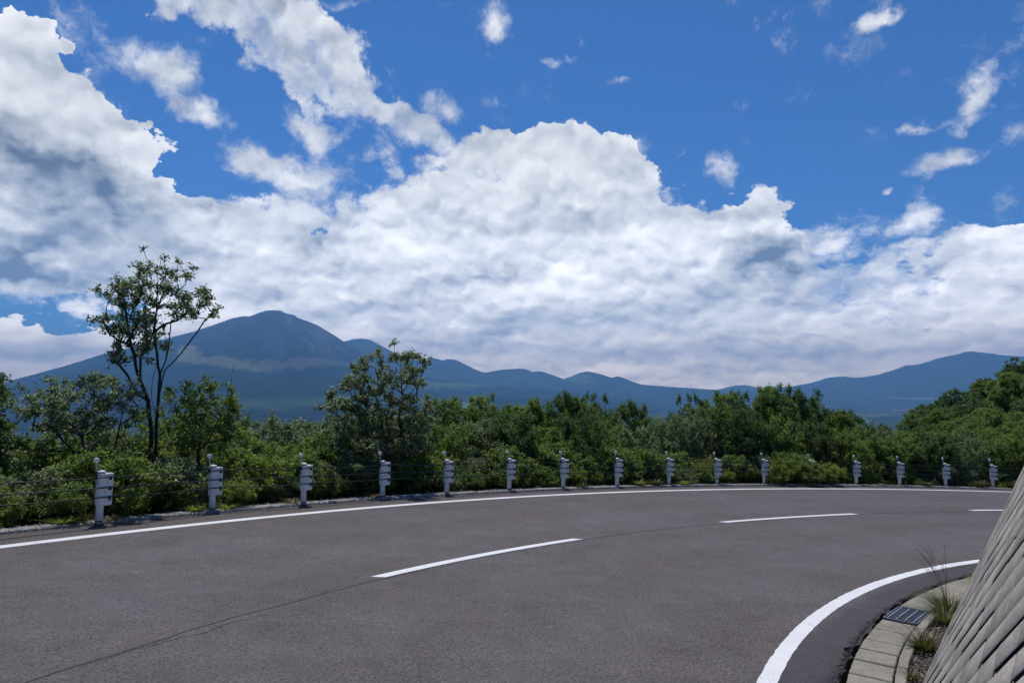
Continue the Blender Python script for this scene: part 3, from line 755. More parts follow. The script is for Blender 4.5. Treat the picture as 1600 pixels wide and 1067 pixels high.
# ================================================================== guard posts
POST = [(31.01, 146.5), (31.2, 142.7), (31.0, 139.3), (31.08, 135.5), (30.97, 132.2), (31.1, 128.3), (31.03, 124.9), (31.02, 121.2), (31.18, 117.2), (31.25, 113.5),
        (31.32, 109.8), (31.42, 106.1), (31.46, 102.6), (31.5, 99.3), (31.68, 95.7), (31.88, 92.1), (32.05, 88.5), (32.2, 84.9), (32.3, 81.3), (30.95, 150.2), (30.9, 153.9)]
CH = (.735, .57, .42)      # cable heights
def make_post():
    root = empty('guard_post')
    # local x runs along the fence towards the far end, local -y faces the road
    c = MB(); c.tube([(0, 0, -.3), (0, 0, .80)], .057, 18); c.build('pole', M['white_steel'], root)
    c = MB(); c.tube([(0, 0, .02), (0, 0, .045)], .060, 18); c.tube([(0, 0, -.05), (0, 0, .0)], .072, 14); c.build('base_collar', M['rust'], root)
    # bracket: steel sleeve that wraps the pole and runs on past it
    out = [(-.060, .05), (-.066, .0), (-.056, -.050), (-.030, -.082), (.140, -.095), (.152, -.083), (.143, .050), (.11, .066), (-.026, .074)]
    c = MB()
    n_ = len(out); V = []
    for z, k in ((.285, .94), (.30, .965), (.78, 1.0), (.79, .985)):
        V += [(-.06 + (p[0] + .06) * k, p[1], z) for p in out]
    F = [(i * n_ + j, i * n_ + (j + 1) % n_, (i + 1) * n_ + (j + 1) % n_, (i + 1) * n_ + j) for i in range(3) for j in range(n_)]
    F.append(tuple(range(n_))[::-1]); F.append(tuple(range(3 * n_, 4 * n_)))
    c.add(V, F)
    br = c.build('bracket', M['white_steel'], root)
    for bx_, bz_ in ((.06, .645), (.10, .36), (.02, .50)):
        c = MB(); c.tube([(bx_, -.099, bz_), (bx_, -.092, bz_)], .010, 8); c.build('bolt', M['clamp'], br)
    c = MB(); c.tube([(0, 0, .80), (0, 0, .815), (0, 0, .835), (0, 0, .842)], [.062, .062, .046, .02], 18); c.build('cap', M['white_cap'], root)
    c = MB(); c.tube([(0, 0, .792), (0, 0, .803)], .063, 18); c.build('cap_seal', M['clamp'], root)
    for h in CH:
        c = MB(); c.box(.080, .110, -.124, -.088, h - .045, h + .012, .003)
        c.tube([(.095, -.130, h), (.095, -.114, h)], .010, 8); c.build('cable_clamp', M['clamp'], root)
    rod = MB(); rod.tube([(-.078, -.01, .62), (-.082, -.01, .86), (-.092, -.012, .975)], .011, 8); r_ = rod.build('reflector_rod', M['rod'], root)
    c = MB(); c.box(-.098, -.075, -.03, .01, .70, .78, .002); c.build('rod_clip', M['clamp'], r_)
    c = MB(); c.tube([(-.092, -.035, 1.005), (-.092, -.028, 1.005), (-.092, .005, 1.005), (-.092, .012, 1.005)], [.032, .042, .042, .032], 16)
    c.build('reflector', M['reflector'], root)
    return root
def kids(o): return [q for q in bpy.data.objects if q.parent == o]
def copy_tree(o, parent=None, kd=None):
    kd = kd or KD
    c = o.copy(); col.objects.link(c)
    if parent is not None: c.parent = parent; c.matrix_parent_inverse = o.matrix_parent_inverse.copy()
    for ch in kd.get(o.name, []): copy_tree(ch, c, kd)
    return c
def kidmap():
    d = {}
    for q in bpy.data.objects:
        if q.parent is not None: d.setdefault(q.parent.name, []).append(q)
    return d
proto = make_post(); KD = kidmap()
rnd = random.Random(2); posts = []
extra = {0: 'with red tape on its reflector rod', 1: 'with a bent seed head crossing its reflector', 11: 'half buried in an overhanging bush', 7: 'leaning slightly right, reflector edge on'}
for i, (r, p) in enumerate(POST):
    o = proto if i == 0 else copy_tree(proto)
    x, y = pol(r, p); o.location = (x, y, float(plane_z(x, y)) + .03)
    o.rotation_euler = (rnd.uniform(-.012, .012), rnd.uniform(-.01, .012) + (.045 if i == 7 else 0), R(p - 90) + rnd.uniform(-.06, .06))
    posts.append(o)
    if i < 16: lb = 'white steel guard post, %s from the left%s' % (ORD[i], ', ' + extra[i] if i in extra else '')
    elif i < 19: lb = 'white steel guard post hidden behind the block wall, %s past its edge' % ORD[i - 16]
    else: lb = 'white steel guard post just outside the left edge, %s from the frame' % ORD[i - 19]
    tag(o, lb, 'guard post', 'white guard posts along the outer kerb')
# the eighth post's reflector is turned edge on, the first one has red tape
for ch in bpy.data.objects:
    if ch.parent == posts[7] and ch.name.startswith('reflector') and not ch.name.startswith('reflector_rod'):
        ch.rotation_euler = (0, 0, R(78)); ch.location = (-.09 + .09 * math.cos(R(78)), .09 * math.sin(R(78)) , 0)
c = MB(); c.tube([(-.086, -.01, .745), (-.087, -.01, .835)], .016, 8)
c.build('red_tape', M['red_sticker'], posts[0])
# three wire cables run the whole length of the fence
order = sorted(range(len(POST)), key=lambda k: -POST[k][1])
for ci, h in enumerate(CH):
    pts = []
    for a, k in enumerate(order):
        o = posts[k]; m_ = o.rotation_euler.to_matrix()
        q0 = o.location + m_ @ Vector((-.10, -.102, h)); q1 = o.location + m_ @ Vector((.155, -.106, h))
        if pts:
            prev = pts[-1]
            for t in (.25, .5, .75):
                q = prev.lerp(q0, t); q.z -= .012 * math.sin(math.pi * t); pts.append(q)
        pts += [q0, q1]
    c = MB(); c.tube(pts, .0105, 6, smooth=True)
    tag(c.build('guard_cable', M['cable']), 'dark steel wire rope of the guard fence, %s of the three' % ('topmost', 'middle one', 'lowest')[ci], 'cable', 'three wire ropes of the guard fence')
# skyline of the roadside growth, read off as height over the true horizon
_s1 = [(-200, 600), (0, 640), (60, 660), (200, 650), (260, 640), (300, 640), (380, 640), (420, 636), (500, 650), (560, 640), (660, 640), (700, 632), (730, 622), (760, 625), (790, 612), (820, 615), (860, 611), (930, 613), (980, 628), (1015, 634), (1050, 618), (1100, 615), (1150, 613), (1190, 609), (1230, 602), (1265, 602), (1285, 628), (1320, 642), (1345, 638), (1365, 660), (1400, 665), (1500, 660), (1700, 650)]
_s2 = [(-200, 690), (0, 705), (80, 712), (130, 715), (200, 690), (260, 668), (400, 652), (700, 640), (1200, 632), (1290, 650), (1700, 670)]
SKY1 = lambda p: float(np.interp(p, [q[0] for q in _s1], [q[1] for q in _s1]))
SKY2 = lambda p: float(np.interp(p, [q[0] for q in _s2], [q[1] for q in _s2]))
# ================================================================== plants
def leaves(P, N_, size, rs, up=.15, asp=.55, spread=None):
    """rhombic leaf blades, folded along the midrib, at points P; returns V, F, tint"""
    n = len(P)
    nr = rs.randn(n, 3); nr[:, 2] = np.abs(nr[:, 2]) * 1.1 + up; nr /= np.linalg.norm(nr, axis=1)[:, None]
    t = rs.randn(n, 3); t -= (t * nr).sum(1)[:, None] * nr; t /= np.linalg.norm(t, axis=1)[:, None]
    b = np.cross(nr, t); s = size * (.65 + .7 * rs.rand(n))[:, None]
    droop = nr * s * .18
    v0 = P; v1 = P + t * s * .5 + b * s * asp * .5 + droop * .6; v2 = P + t * s; v3 = P + t * s * .5 - b * s * asp * .5 + droop * .6
    v2 = v2 - droop * .5
    V = np.stack([v0, v1, v2, v3], 1).reshape(-1, 3)
    k = np.arange(n)[:, None] * 4
    F = np.concatenate([k + [0, 1, 2], k + [0, 2, 3]], 0)
    return V, F, np.repeat(rs.rand(n), 4)
def skeleton(nodes, parent, targets, rs, step=.22, wob=.10, droop=.0):
    """joins every leaf cluster to the nearest lower node of the growing frame"""
    nodes = [np.array(q, float) for q in nodes]; parent = list(parent); tips = []
    c0 = np.mean(nodes, 0)
    T = sorted(targets, key=lambda q: np.linalg.norm(q[:3] - nodes[0]))
    for q in T:
        A = np.array(nodes); d = np.linalg.norm(A - q[:3], axis=1); dz = A[:, 2] - q[2]
        base = np.linalg.norm(A - nodes[0], axis=1)
        k = int(np.argmin(d + 1.6 * np.maximum(dz + .05, 0) + .12 * base))
        L = d[k]; n = max(1, int(L / step)); p = A[k]; last = k
        side = rs.randn(3) * wob * L; side[2] = abs(side[2]) * -.4
        for i in range(1, n + 1):
            t = i / n; r = p * (1 - t) + q[:3] * t + side * math.sin(math.pi * t) + rs.randn(3) * .015
            nodes.append(r); parent.append(last); last = len(nodes) - 1
        tips.append(last)
    cnt = np.zeros(len(nodes))
    for t in tips:
        k = t
        while k >= 0: cnt[k] += 1; k = parent[k]
    return np.array(nodes), parent, cnt, tips
def limbs(nodes, parent, cnt, tip_r, expo=.45, kmax=.1, n=5):
    nd = np.array(nodes); k = np.array([i for i in range(len(nd)) if parent[i] >= 0]); pa = np.array([parent[i] for i in k])
    d = nd[k] - nd[pa]; L = np.linalg.norm(d, axis=1)[:, None] + 1e-9; d = d / L
    a = np.cross(d, [0.31, .2, .93]); a /= np.linalg.norm(a, axis=1)[:, None] + 1e-9; b = np.cross(d, a)
    rad = np.minimum(tip_r * np.maximum(cnt, .7) ** expo, kmax)
    r1 = rad[k][:, None]; r0 = np.minimum(rad[pa][:, None], r1 * 1.25)
    V = []
    for t in range(n):
        an = 2 * math.pi * t / n; V.append((nd[pa] - d * r0 * .4) + (a * math.cos(an) + b * math.sin(an)) * r0)
    for t in range(n):
        an = 2 * math.pi * t / n; V.append(nd[k] + (a * math.cos(an) + b * math.sin(an)) * r1)
    V = np.stack(V, 1); m_ = len(k); base = (np.arange(m_) * 2 * n)[:, None]
    F = np.concatenate([base + np.array([t, (t + 1) % n, n + (t + 1) % n, n + t]) for t in range(n)], 0)
    return V.reshape(-1, 3), F
def plant_mesh(name, start, parent0, targets, seed, leafsize, per, tip_r=.005, kmax=.08, up=.15, asp=.55, step=.22, wob=.10, expo=.45, twig=.5):
    """targets: rows x, y, z, radius of a leaf cluster. Returns (wood mesh, leaf mesh)"""
    rs = np.random.RandomState(seed)
    nodes, par, cnt, tips = skeleton(start, parent0, targets, rs, step, wob)
    # twigs inside each cluster
    T = np.array(targets); extra = []; ep = []
    N0 = len(nodes); nl = list(nodes); pl = list(par); cl = list(cnt)
    P = []
    tipn = {tuple(np.round(nodes[t], 2)): t for t in tips}
    for q, t in zip(sorted(targets, key=lambda q: np.linalg.norm(q[:3] - np.array(start[0]))), tips):
        rc = q[3]; m_ = max(3, int(5 * twig * 2)); npts = []
        for j in range(m_):
            dv = rs.randn(3); dv[2] = dv[2] * .8 + .35; dv /= np.linalg.norm(dv); e = q[:3] + dv * rc * (.55 + .5 * rs.rand())
            nl.append(e); pl.append(t); cl.append(.5); npts.append(e)
        n_ = max(4, int(per * (rc / .2) ** 2))
        k = rs.randint(0, m_, n_); tpar = rs.rand(n_, 1) ** .6
        base = q[:3][None] * (1 - tpar) + np.array(npts)[k] * tpar
        P.append(base + rs.randn(n_, 3) * rc * .20)
    P = np.concatenate(P)
    V, F, tint = leaves(P, None, leafsize, rs, up, asp)
    lm = mesh_np(name + '_crown', V, F, False, tint)
    WV, WF = limbs(nl, pl, np.array(cl), tip_r, expo, kmax)
    wm = mesh_np(name + '_trunk', WV, WF, True)
    return wm, lm
def crown_targets(rs, h, rx, ry, zlo, n, rc, shell=.55, lump=5, low=.0):
    """cluster centres for a lumpy crown: several overlapping domes with gaps between"""
    L = []
    for i in range(lump):
        a = rs.rand() * 6.28; k = .25 + .45 * rs.rand()
        L.append((math.cos(a) * rx * k, math.sin(a) * ry * k, zlo + (h - zlo) * (.30 + .42 * rs.rand()), (.40 + .28 * rs.rand())))
    L.append((0, 0, zlo + (h - zlo) * .62, .58))
    out = []
    while len(out) < n:
        c = L[rs.randint(len(L))]; d = rs.randn(3); d /= np.linalg.norm(d); k = shell + (1 - shell) * rs.rand() ** .5
        q = np.array([c[0] + d[0] * rx * c[3] * k, c[1] + d[1] * ry * c[3] * k, c[2] + d[2] * (h - zlo) * .5 * c[3] * k * 1.15])
        if q[2] < zlo * .55 + low: continue
        out.append(np.array([*q, rc * (.7 + .6 * rs.rand())]))
    return out
def make_plant(name, seed, h, rx, ry, zlo, n, rc, leafsize, per, leafmat_, stems=3, bark='bark', **kw):
    rs = np.random.RandomState(seed)
    T = crown_targets(rs, h, rx, ry, zlo, n, rc, kw.pop('shell', .55), kw.pop('lump', 5))
    start = [(0, 0, -.25)]; par = [-1]
    for s in range(stems):
        a = 6.28 * (s + rs.rand() * .6) / stems; last = 0
        for k in range(1, 5):
            t = k / 4; start.append((math.cos(a) * rx * .28 * t ** 1.3 + rs.randn() * .03, math.sin(a) * ry * .28 * t ** 1.3 + rs.randn() * .03, -.25 + (zlo * .6 + .25 + (h - zlo) * .25) * t)); par.append(last); last = len(start) - 1
    wm, lm = plant_mesh(name, start, par, T, seed + 1, leafsize, per, **kw)
    root = empty(name)
    link('trunk', wm, root, M[bark]); link('crown', lm, root, M[leafmat_])
    return root
def put(o, x, y, z, s=1.0, rz=0.0, sz=None, first=False):
    c = o if first else copy_tree(o)
    c.location = (x, y, z); c.rotation_euler = (0, 0, rz); c.scale = (s, s, sz or s); return c
protos = dict(
    low=[make_plant('shrub', 100 + i, 1.35, 1.05, .85, .06, 110, .18, .066, 105, mt, 5, lump=6, shell=.45) for i, mt in enumerate(('leaf', 'leaf_lime', 'leaf_grey', 'leaf'))],
    mid=[make_plant('shrub', 200 + i, 2.7, 1.35, 1.2, .25, 185, .21, .070, 92, mt, 4, lump=8, shell=.5, kmax=.05) for i, mt in enumerate(('leaf', 'leaf_grey', 'leaf_dark', 'leaf'))],
    tree=[make_plant('broadleaf_tree', 300 + i, 4.4, 1.9, 1.8, 1.2, 215, .28, .092, 82, mt, 2, lump=9, shell=.55, kmax=.09) for i, mt in enumerate(('leaf_dark', 'leaf', 'leaf_dark', 'leaf'))],
)
KD = kidmap(); used = set()
def nth(i): return ORD[i]
def place(kind, vi, x, y, z, s, rz, label, cat, group, sz=None):
    pr = protos[kind][vi % len(protos[kind])]
    f = pr.name not in used
    used.add(pr.name)
    c = put(pr, x, y, z, s, rz, sz, first=f)
    for k in ('label', 'category', 'group'):
        if k in c: del c[k]
    tag(c, label, cat, group); return c
def by_post(phi):
    """names the stretch of fence a plant stands behind"""
    p = [q[1] for q in POST[:16]]
    if phi > p[0]: return 'left of the first white post'
    for i in range(15):
        if p[i] >= phi > p[i + 1]:
            return 'between %s and %s posts from left' % (ORD[i], ORD[i + 1])
    return 'right of the sixteenth white post'
seen = {}
def uniq(base):
    seen[base] = seen.get(base, 0) + 1; k = seen[base]
    return base if k == 1 else base + ', %s one' % ORD[k - 1]
rnd = random.Random(21)
# front row: low growth that spills against the fence
ph = 156.0; i = 0
while ph > 84:
    r = 31.5 + rnd.uniform(.55, .95) + (.45 if ph < 104.5 else 0); x, y = pol(r, ph)
    if 104.5 < ph < 111: r -= .0
    s = rnd.uniform(.80, 1.08) * (.8 if ph < 104.5 else 1)
    vi = rnd.choice((0, 2, 2, 3, 1) if ph > 128 else (0, 3, 3, 0, 2, 1))
    tone = ('dark green', 'yellowish green', 'greyish green', 'mid green')[vi]
    place('low', vi, x, y, float(ground_z(x, y)) - .05, s, rnd.uniform(0, 6.28), uniq('low %s shrub at the wire, %s' % (tone, by_post(ph))), 'shrub', 'low shrubs in the front row behind the fence')
    ph -= rnd.uniform(1.5, 2.1); i += 1
# the bush that bulges over the fence round the twelfth post
for k, (p_, r_, s_) in enumerate(((108.4, 31.25, .70), (106.9, 31.0, .62), (105.0, 31.1, .60))):
    x, y = pol(r_, p_)
    place('low', (1, 3, 1)[k], x, y, float(plane_z(x, y)) - .02, s_, k * 2.1, 'yellow green bush hanging over the cables, %s the twelfth white post' % ('left of', 'hiding', 'right of')[k], 'shrub', 'bushes overgrowing the fence')
ph = 155.5
while ph > 86:
    x, y = pol(31.55 + rnd.uniform(.05, .35), ph); vi = rnd.randrange(4)
    if ph > 110:
        place('low', vi, x, y, float(plane_z(x, y)) - .12, rnd.uniform(.42, .6), rnd.uniform(0, 6.28), uniq('knee high %s growth, %s' % (('green', 'yellow green', 'grey green', 'leafy')[vi], by_post(ph))), 'undergrowth', 'knee high growth along the kerb')
    ph -= rnd.uniform(1.5, 2.4)
# second row
ph = 157.0
while ph > 84:
    r = 33.1 + rnd.uniform(0, .7); x, y = pol(r, ph); px = 800 + 1067 * x / y
    topz = 2 - (SKY2(px) - 612) / 1067 * y
    gz = float(ground_z(x, y)) - .1; hh = max(.9, topz - gz - rnd.uniform(.1, .6)); vi = rnd.randrange(4)
    tone = ('leafy green', 'greyish green', 'deep green', 'bright green')[vi]
    s = rnd.uniform(.8, .95)
    place('mid', vi, x, y, gz, s, rnd.uniform(0, 6.28), uniq('%s middle row bush, %s' % (tone, by_post(ph))), 'shrub', 'bushes in the middle row behind the fence', sz=hh / 2.75)
    ph -= rnd.uniform(1.9, 2.5)
# third row: tops make the skyline of the hedge
ph = 158.0
while ph > 84:
    r = 35.0 + rnd.uniform(0, 1.1); x, y = pol(r, ph); px = 800 + 1067 * x / y
    topz = 2 - (SKY1(px) - 612) / 1067 * y
    gz = float(ground_z(x, y)) - .1; hh = topz - gz; vi = rnd.randrange(4)
    if px < 500 or SKY1(px) > 650: kind = 'mid'
    else: kind = 'tree'
    if hh > .8:
        tone = ('deep green', 'leafy green', 'dark green', 'bright green')[vi]
        if kind == 'mid':
            place('mid', vi, x, y, gz, rnd.uniform(.9, 1.1), rnd.uniform(0, 6.28), uniq('tall %s back bush, %s' % (tone, by_post(ph))), 'shrub', 'bushes in the back row behind the fence', sz=hh / 2.8)
        else:
            place('tree', vi, x, y, gz, rnd.uniform(.62, .8), rnd.uniform(0, 6.28), uniq('small %s back tree, %s' % (tone, by_post(ph))), 'tree', 'small trees in the back row behind the fence', sz=hh / 4.5)
    ph -= rnd.uniform(1.5, 2.2)
# wooded spur on the right
cnt_ = 0; spots = []
for ring in range(26):
    s = 33 + ring * 3.0
    for k in range(-2, 16):
        d = k * 2.9 + rnd.uniform(-.9, .9); ss = s + rnd.uniform(-1.2, 1.2)
        x = (ss - d) / math.sqrt(2); y = (ss + d) / math.sqrt(2)
        r = math.hypot(x - CX, y - CY); px = 800 + 1067 * x / y
        if r < 37.3 or px < 1150 or px > 1760: continue
        z = float(ground_z(x, y)); top = z + 3.6
        py = 612 - (top + .9 - 2) / y * 1067
        if py > 700 or y > 105: continue
        spots.append((y, x, z, px, py))
spots.sort()
cols = {}
vis = []
for y, x, z, px, py in spots:
    b = int(px / 12)
    lim = min(cols.get(q, 2000) for q in (b - 1, b, b + 1))
    if py < lim + 6: vis.append((x, y, z, px, py))
    for q in (b - 1, b, b + 1): cols[q] = min(cols.get(q, 2000), py)
PX_ = [800 + 1067 * pol(*q)[0] / pol(*q)[1] for q in POST[:16]]; upc = {}
for i, (x, y, z, px, py) in enumerate(vis[:190]):
    pk = min(range(16), key=lambda q: abs(PX_[q] - px))
    upc[pk] = upc.get(pk, 0) + 1
    wh = 'above the %s post' % ORD[pk] if px < 1585 else 'at the far right edge'
    lb = 'green tree on the wooded slope %s, %s up from the fence' % (wh, ORD[upc[pk] - 1] if upc[pk] < 46 else 'topmost')
    place('tree', rnd.randrange(4), x, y, z - .2, rnd.uniform(.75, 1.05), rnd.uniform(0, 6.28), lb, 'tree', 'trees on the wooded slope at the right', sz=rnd.uniform(.72, .98))
print('SPUR TREES', len(vis))

# ---- two taller trees that stand out against the sky
def traced_tree(name, px0, Y, depth, frame, clusters, seed, leafsize, per, zbase, leafm, label, cat, jit=.5, flip=1, kmax=.07, tip_r=.0065, **kw):
    """frame: limb outlines in picture units (1 unit = Y / 1067 m) about px0; each limb gets its own depth"""
    u = Y / 1067.0; rs = np.random.RandomState(seed)
    X0 = (px0 - 800) * u
    root = empty(name, (X0, Y, zbase))
    def P(x, y, dd): return np.array([(x - px0) * u, dd, 2 - (y - 612) * u - zbase])
    nodes = [np.array([0, 0, -.3])]; par = [-1]
    for limb in frame:
        if len(limb[0]) == 1: last = 0; dd = 0.0
        pts = limb[1]; last = 0
        if limb[0][0] >= 0: last = limbend[limb[0][0]][limb[0][1]] if isinstance(limb[0], tuple) and len(limb[0]) > 1 else 0
        dd = nodes[last][1]; slope = rs.uniform(-1, 1) * jit
        ids = []
        for k, (x, y) in enumerate(pts):
            a = nodes[last]; b = P(x, y, dd + slope * (k + 1) / len(pts)); n = max(1, int(np.linalg.norm(b - a) / .18))
            for t in range(1, n + 1):
                nodes.append(a + (b - a) * t / n + rs.randn(3) * .012); par.append(last); last = len(nodes) - 1
            ids.append(last)
        limbend.append(ids)
    T = []
    for (x, y, rr_) in clusters:
        m_ = max(1, int((rr_ / 5.4) ** 2))
        for k in range(m_):
            a = rs.rand() * 6.28; q = rr_ * math.sqrt(rs.rand()) * .9
            A = np.array(nodes); p2 = P(x + q * math.cos(a), y + q * math.sin(a), 0)
            near = A[np.argmin((A[:, 0] - p2[0]) ** 2 + (A[:, 2] - p2[2]) ** 2)]
            p2[1] = near[1] + rs.randn() * (.25 + rr_ * u * .8)
            T.append(np.array([*p2, .125 + .05 * rs.rand()]))
    wm, lm = plant_mesh(name, nodes, par, T, seed + 3, leafsize, per, tip_r=tip_r, kmax=kmax, step=.14, wob=.12, expo=.42, **kw)
    link('trunk', wm, root, M['bark']); link('crown', lm, root, M[leafm])
    return tag(root, label, cat)
limbend = []
fr1 = [((-1,), [(240, 690), (236, 660), (228, 625), (216, 596), (206, 570), (199, 540), (190, 505), (183, 470)]),
       ((-1,), [(250, 690), (250, 655), (254, 620), (256, 585), (252, 555), (249, 520), (251, 480), (254, 440), (246, 412)]),
       ((1, 2), [(262, 578), (278, 562), (295, 540), (312, 518), (324, 498)]),
       ((0, 3), [(214, 560), (226, 535), (232, 505), (236, 470)]),
       ((0, 2), [(214, 615), (198, 588), (184, 570), (172, 560)]),
       ((1, 3), [(268, 566), (276, 545), (282, 520), (290, 492)]),
       ((1, 6), [(262, 468), (272, 448), (266, 430)]),
       ((1, 1), [(240, 625), (234, 600), (238, 570), (236, 545), (228, 520)]),
       ((1, 5), [(262, 508), (275, 500), (290, 480)])]
cl1 = [(240, 403, 9), (214, 414, 6), (236, 424, 14), (260, 420, 13), (274, 409, 8), (295, 430, 8), (283, 438, 5), (172, 440, 12), (193, 443, 17), (214, 440, 14), (168, 463, 13), (190, 470, 19), (215, 463, 18), (236, 448, 12),
       (150, 498, 8), (140, 503, 6), (160, 510, 9), (176, 505, 14), (196, 510, 20), (216, 508, 18), (232, 500, 13), (185, 533, 14), (206, 530, 13), (165, 548, 9), (178, 560, 12), (196, 560, 8), (222, 540, 9),
       (272, 450, 9), (284, 470, 15), (270, 486, 10), (298, 474, 15), (314, 489, 14), (328, 487, 9), (345, 484, 4), (312, 458, 10), (325, 457, 6), (326, 474, 6), (300, 455, 7), (268, 552, 7), (256, 530, 5), (238, 563, 5), (280, 545, 5), (246, 480, 7)]
traced_tree('tall_tree', 246, 15.0, 0, fr1, cl1, 51,   .074, 66, -2.2, 'leaf_grey', 'tall slender tree with two dark stems and a sparse open crown above the volcano slope', 'tree', kmax=.062)
limbend = []
fr2 = [((-1,), [(628, 720), (626, 690), (625, 650), (628, 615), (625, 585), (622, 560), (618, 545)]),
       ((-1,), [(612, 720), (606, 690), (598, 655), (590, 620), (596, 595), (590, 575)]),
       ((0, 2), [(640, 640), (652, 610), (658, 590), (662, 575)]),
       ((0, 3), [(612, 605), (600, 580), (596, 565)]),
       ((1, 1), [(588, 690), (570, 660), (556, 630), (550, 605)]),
       ((0, 1), [(640, 700), (655, 670), (668, 645), (672, 620)]),
       ((1, 2), [(575, 640), (560, 600), (575, 575)]),
       ((0, 4), [(640, 575), (648, 560), (640, 552)])]
cl2 = [(630, 572, 12), (648, 582, 10), (612, 590, 14), (635, 600, 14), (655, 600, 10), (640, 620, 14), (617, 540, 6), (592, 552, 9), (577, 553, 6), (622, 558, 10), (640, 555, 8), (645, 565, 10), (662, 568, 8), (655, 574, 8), (612, 560, 8), (605, 572, 8), (560, 575, 12), (548, 578, 7), (575, 570, 10), (585, 590, 12),
       (570, 595, 16), (552, 600, 14), (538, 610, 12), (590, 610, 14), (560, 625, 20), (540, 630, 14), (526, 635, 8), (515, 628, 5), (585, 640, 20), (605, 630, 14), (550, 655, 20), (575, 665, 22), (600, 660, 20), (625, 640, 12), (640, 650, 16), (655, 640, 14), (668, 640, 10),
       (625, 670, 20), (650, 670, 20), (672, 660, 10), (615, 690, 24), (640, 700, 24), (590, 700, 24), (560, 690, 22), (535, 670, 18), (660, 695, 18), (668, 618, 4)]
traced_tree('round_tree', 612, 17.6, 0, fr2, cl2, 61, .076, 105, -2.3, 'leaf_grey', 'rounded grey green tree with bare twigs at its top, in front of the volcano foot', 'tree', kmax=.06)
limbend = []
fr3 = [((-1,), [(150, 740), (146, 710), (140, 680), (120, 650), (95, 630), (80, 620)]),
       ((-1,), [(178, 740), (182, 700), (190, 665), (196, 635), (190, 610)]),
       ((0, 2), [(150, 650), (155, 625), (150, 605)]),
       ((0, 1), [(120, 700), (95, 680), (75, 665)]),
       ((1, 2), [(205, 650), (215, 625)])]
cl3 = [(72, 612, 8), (62, 640, 8), (85, 622, 12), (105, 612, 14), (125, 604, 14), (150, 598, 14), (172, 602, 12), (95, 640, 18), (120, 632, 18), (148, 628, 20), (70, 655, 12), (85, 665, 14), (108, 660, 14), (135, 655, 16), (165, 640, 18), (175, 590, 8), (190, 615, 14), (198, 640, 12), (60, 672, 8), (115, 598, 5), (180, 665, 10), (205, 612, 8), (152, 665, 10), (215, 600, 6), (75, 690, 10), (60, 700, 10)]
traced_tree('spreading_tree', 152, 13.6, 0, fr3, cl3, 71,   .074, 66, -2.2, 'leaf_grey', 'low spreading grey green tree with bare lower boughs, left of the tall slender tree', 'tree', kmax=.05, tip_r=.005)
limbend = []
fr4 = [((-1,), [(318, 740), (316, 700), (322, 660), (330, 630), (340, 612)]), ((0, 1), [(335, 680), (350, 640), (362, 600), (364, 570)]), ((0, 2), [(308, 640), (306, 615)])]
cl4 = [(308, 600, 8), (318, 608, 12), (340, 605, 12), (355, 605, 8), (305, 625, 14), (330, 628, 16), (350, 625, 14), (290, 645, 16), (315, 650, 18), (345, 650, 18), (365, 645, 12), (300, 675, 18), (330, 680, 20), (360, 675, 18), (280, 665, 12), (275, 610, 8), (262, 622, 6)]
traced_tree('upright_bush', 318, 14.8, 0, fr4, cl4, 81,   .074, 66, -2.2, 'leaf', 'upright green bush with one long bare twig, right of the tall slender tree', 'shrub', kmax=.04, tip_r=.0055)
limbend = []
fr5 = [((-1,), [(-20, 760), (-16, 700), (-8, 650), (0, 610)]), ((0, 1), [(8, 665), (25, 650)]), ((0, 0), [(-40, 690), (-50, 630)])]
cl5 = [(3, 588, 7), (8, 600, 8), (14, 612, 8), (20, 628, 6), (0, 618, 14), (-15, 605, 16), (-30, 620, 20), (-10, 640, 20), (10, 650, 14), (30, 645, 8), (42, 640, 6), (0, 668, 18), (20, 670, 14), (36, 672, 8), (-25, 660, 22), (5, 690, 16), (-20, 690, 20), (24, 700, 12), (-45, 640, 18)]
traced_tree('dark_tree', -15, 12.6, 0, fr5, cl5, 91,   .074, 66, -2.0, 'leaf_dark', 'dark leafy tree cut by the left edge of the picture', 'tree', kmax=.05)

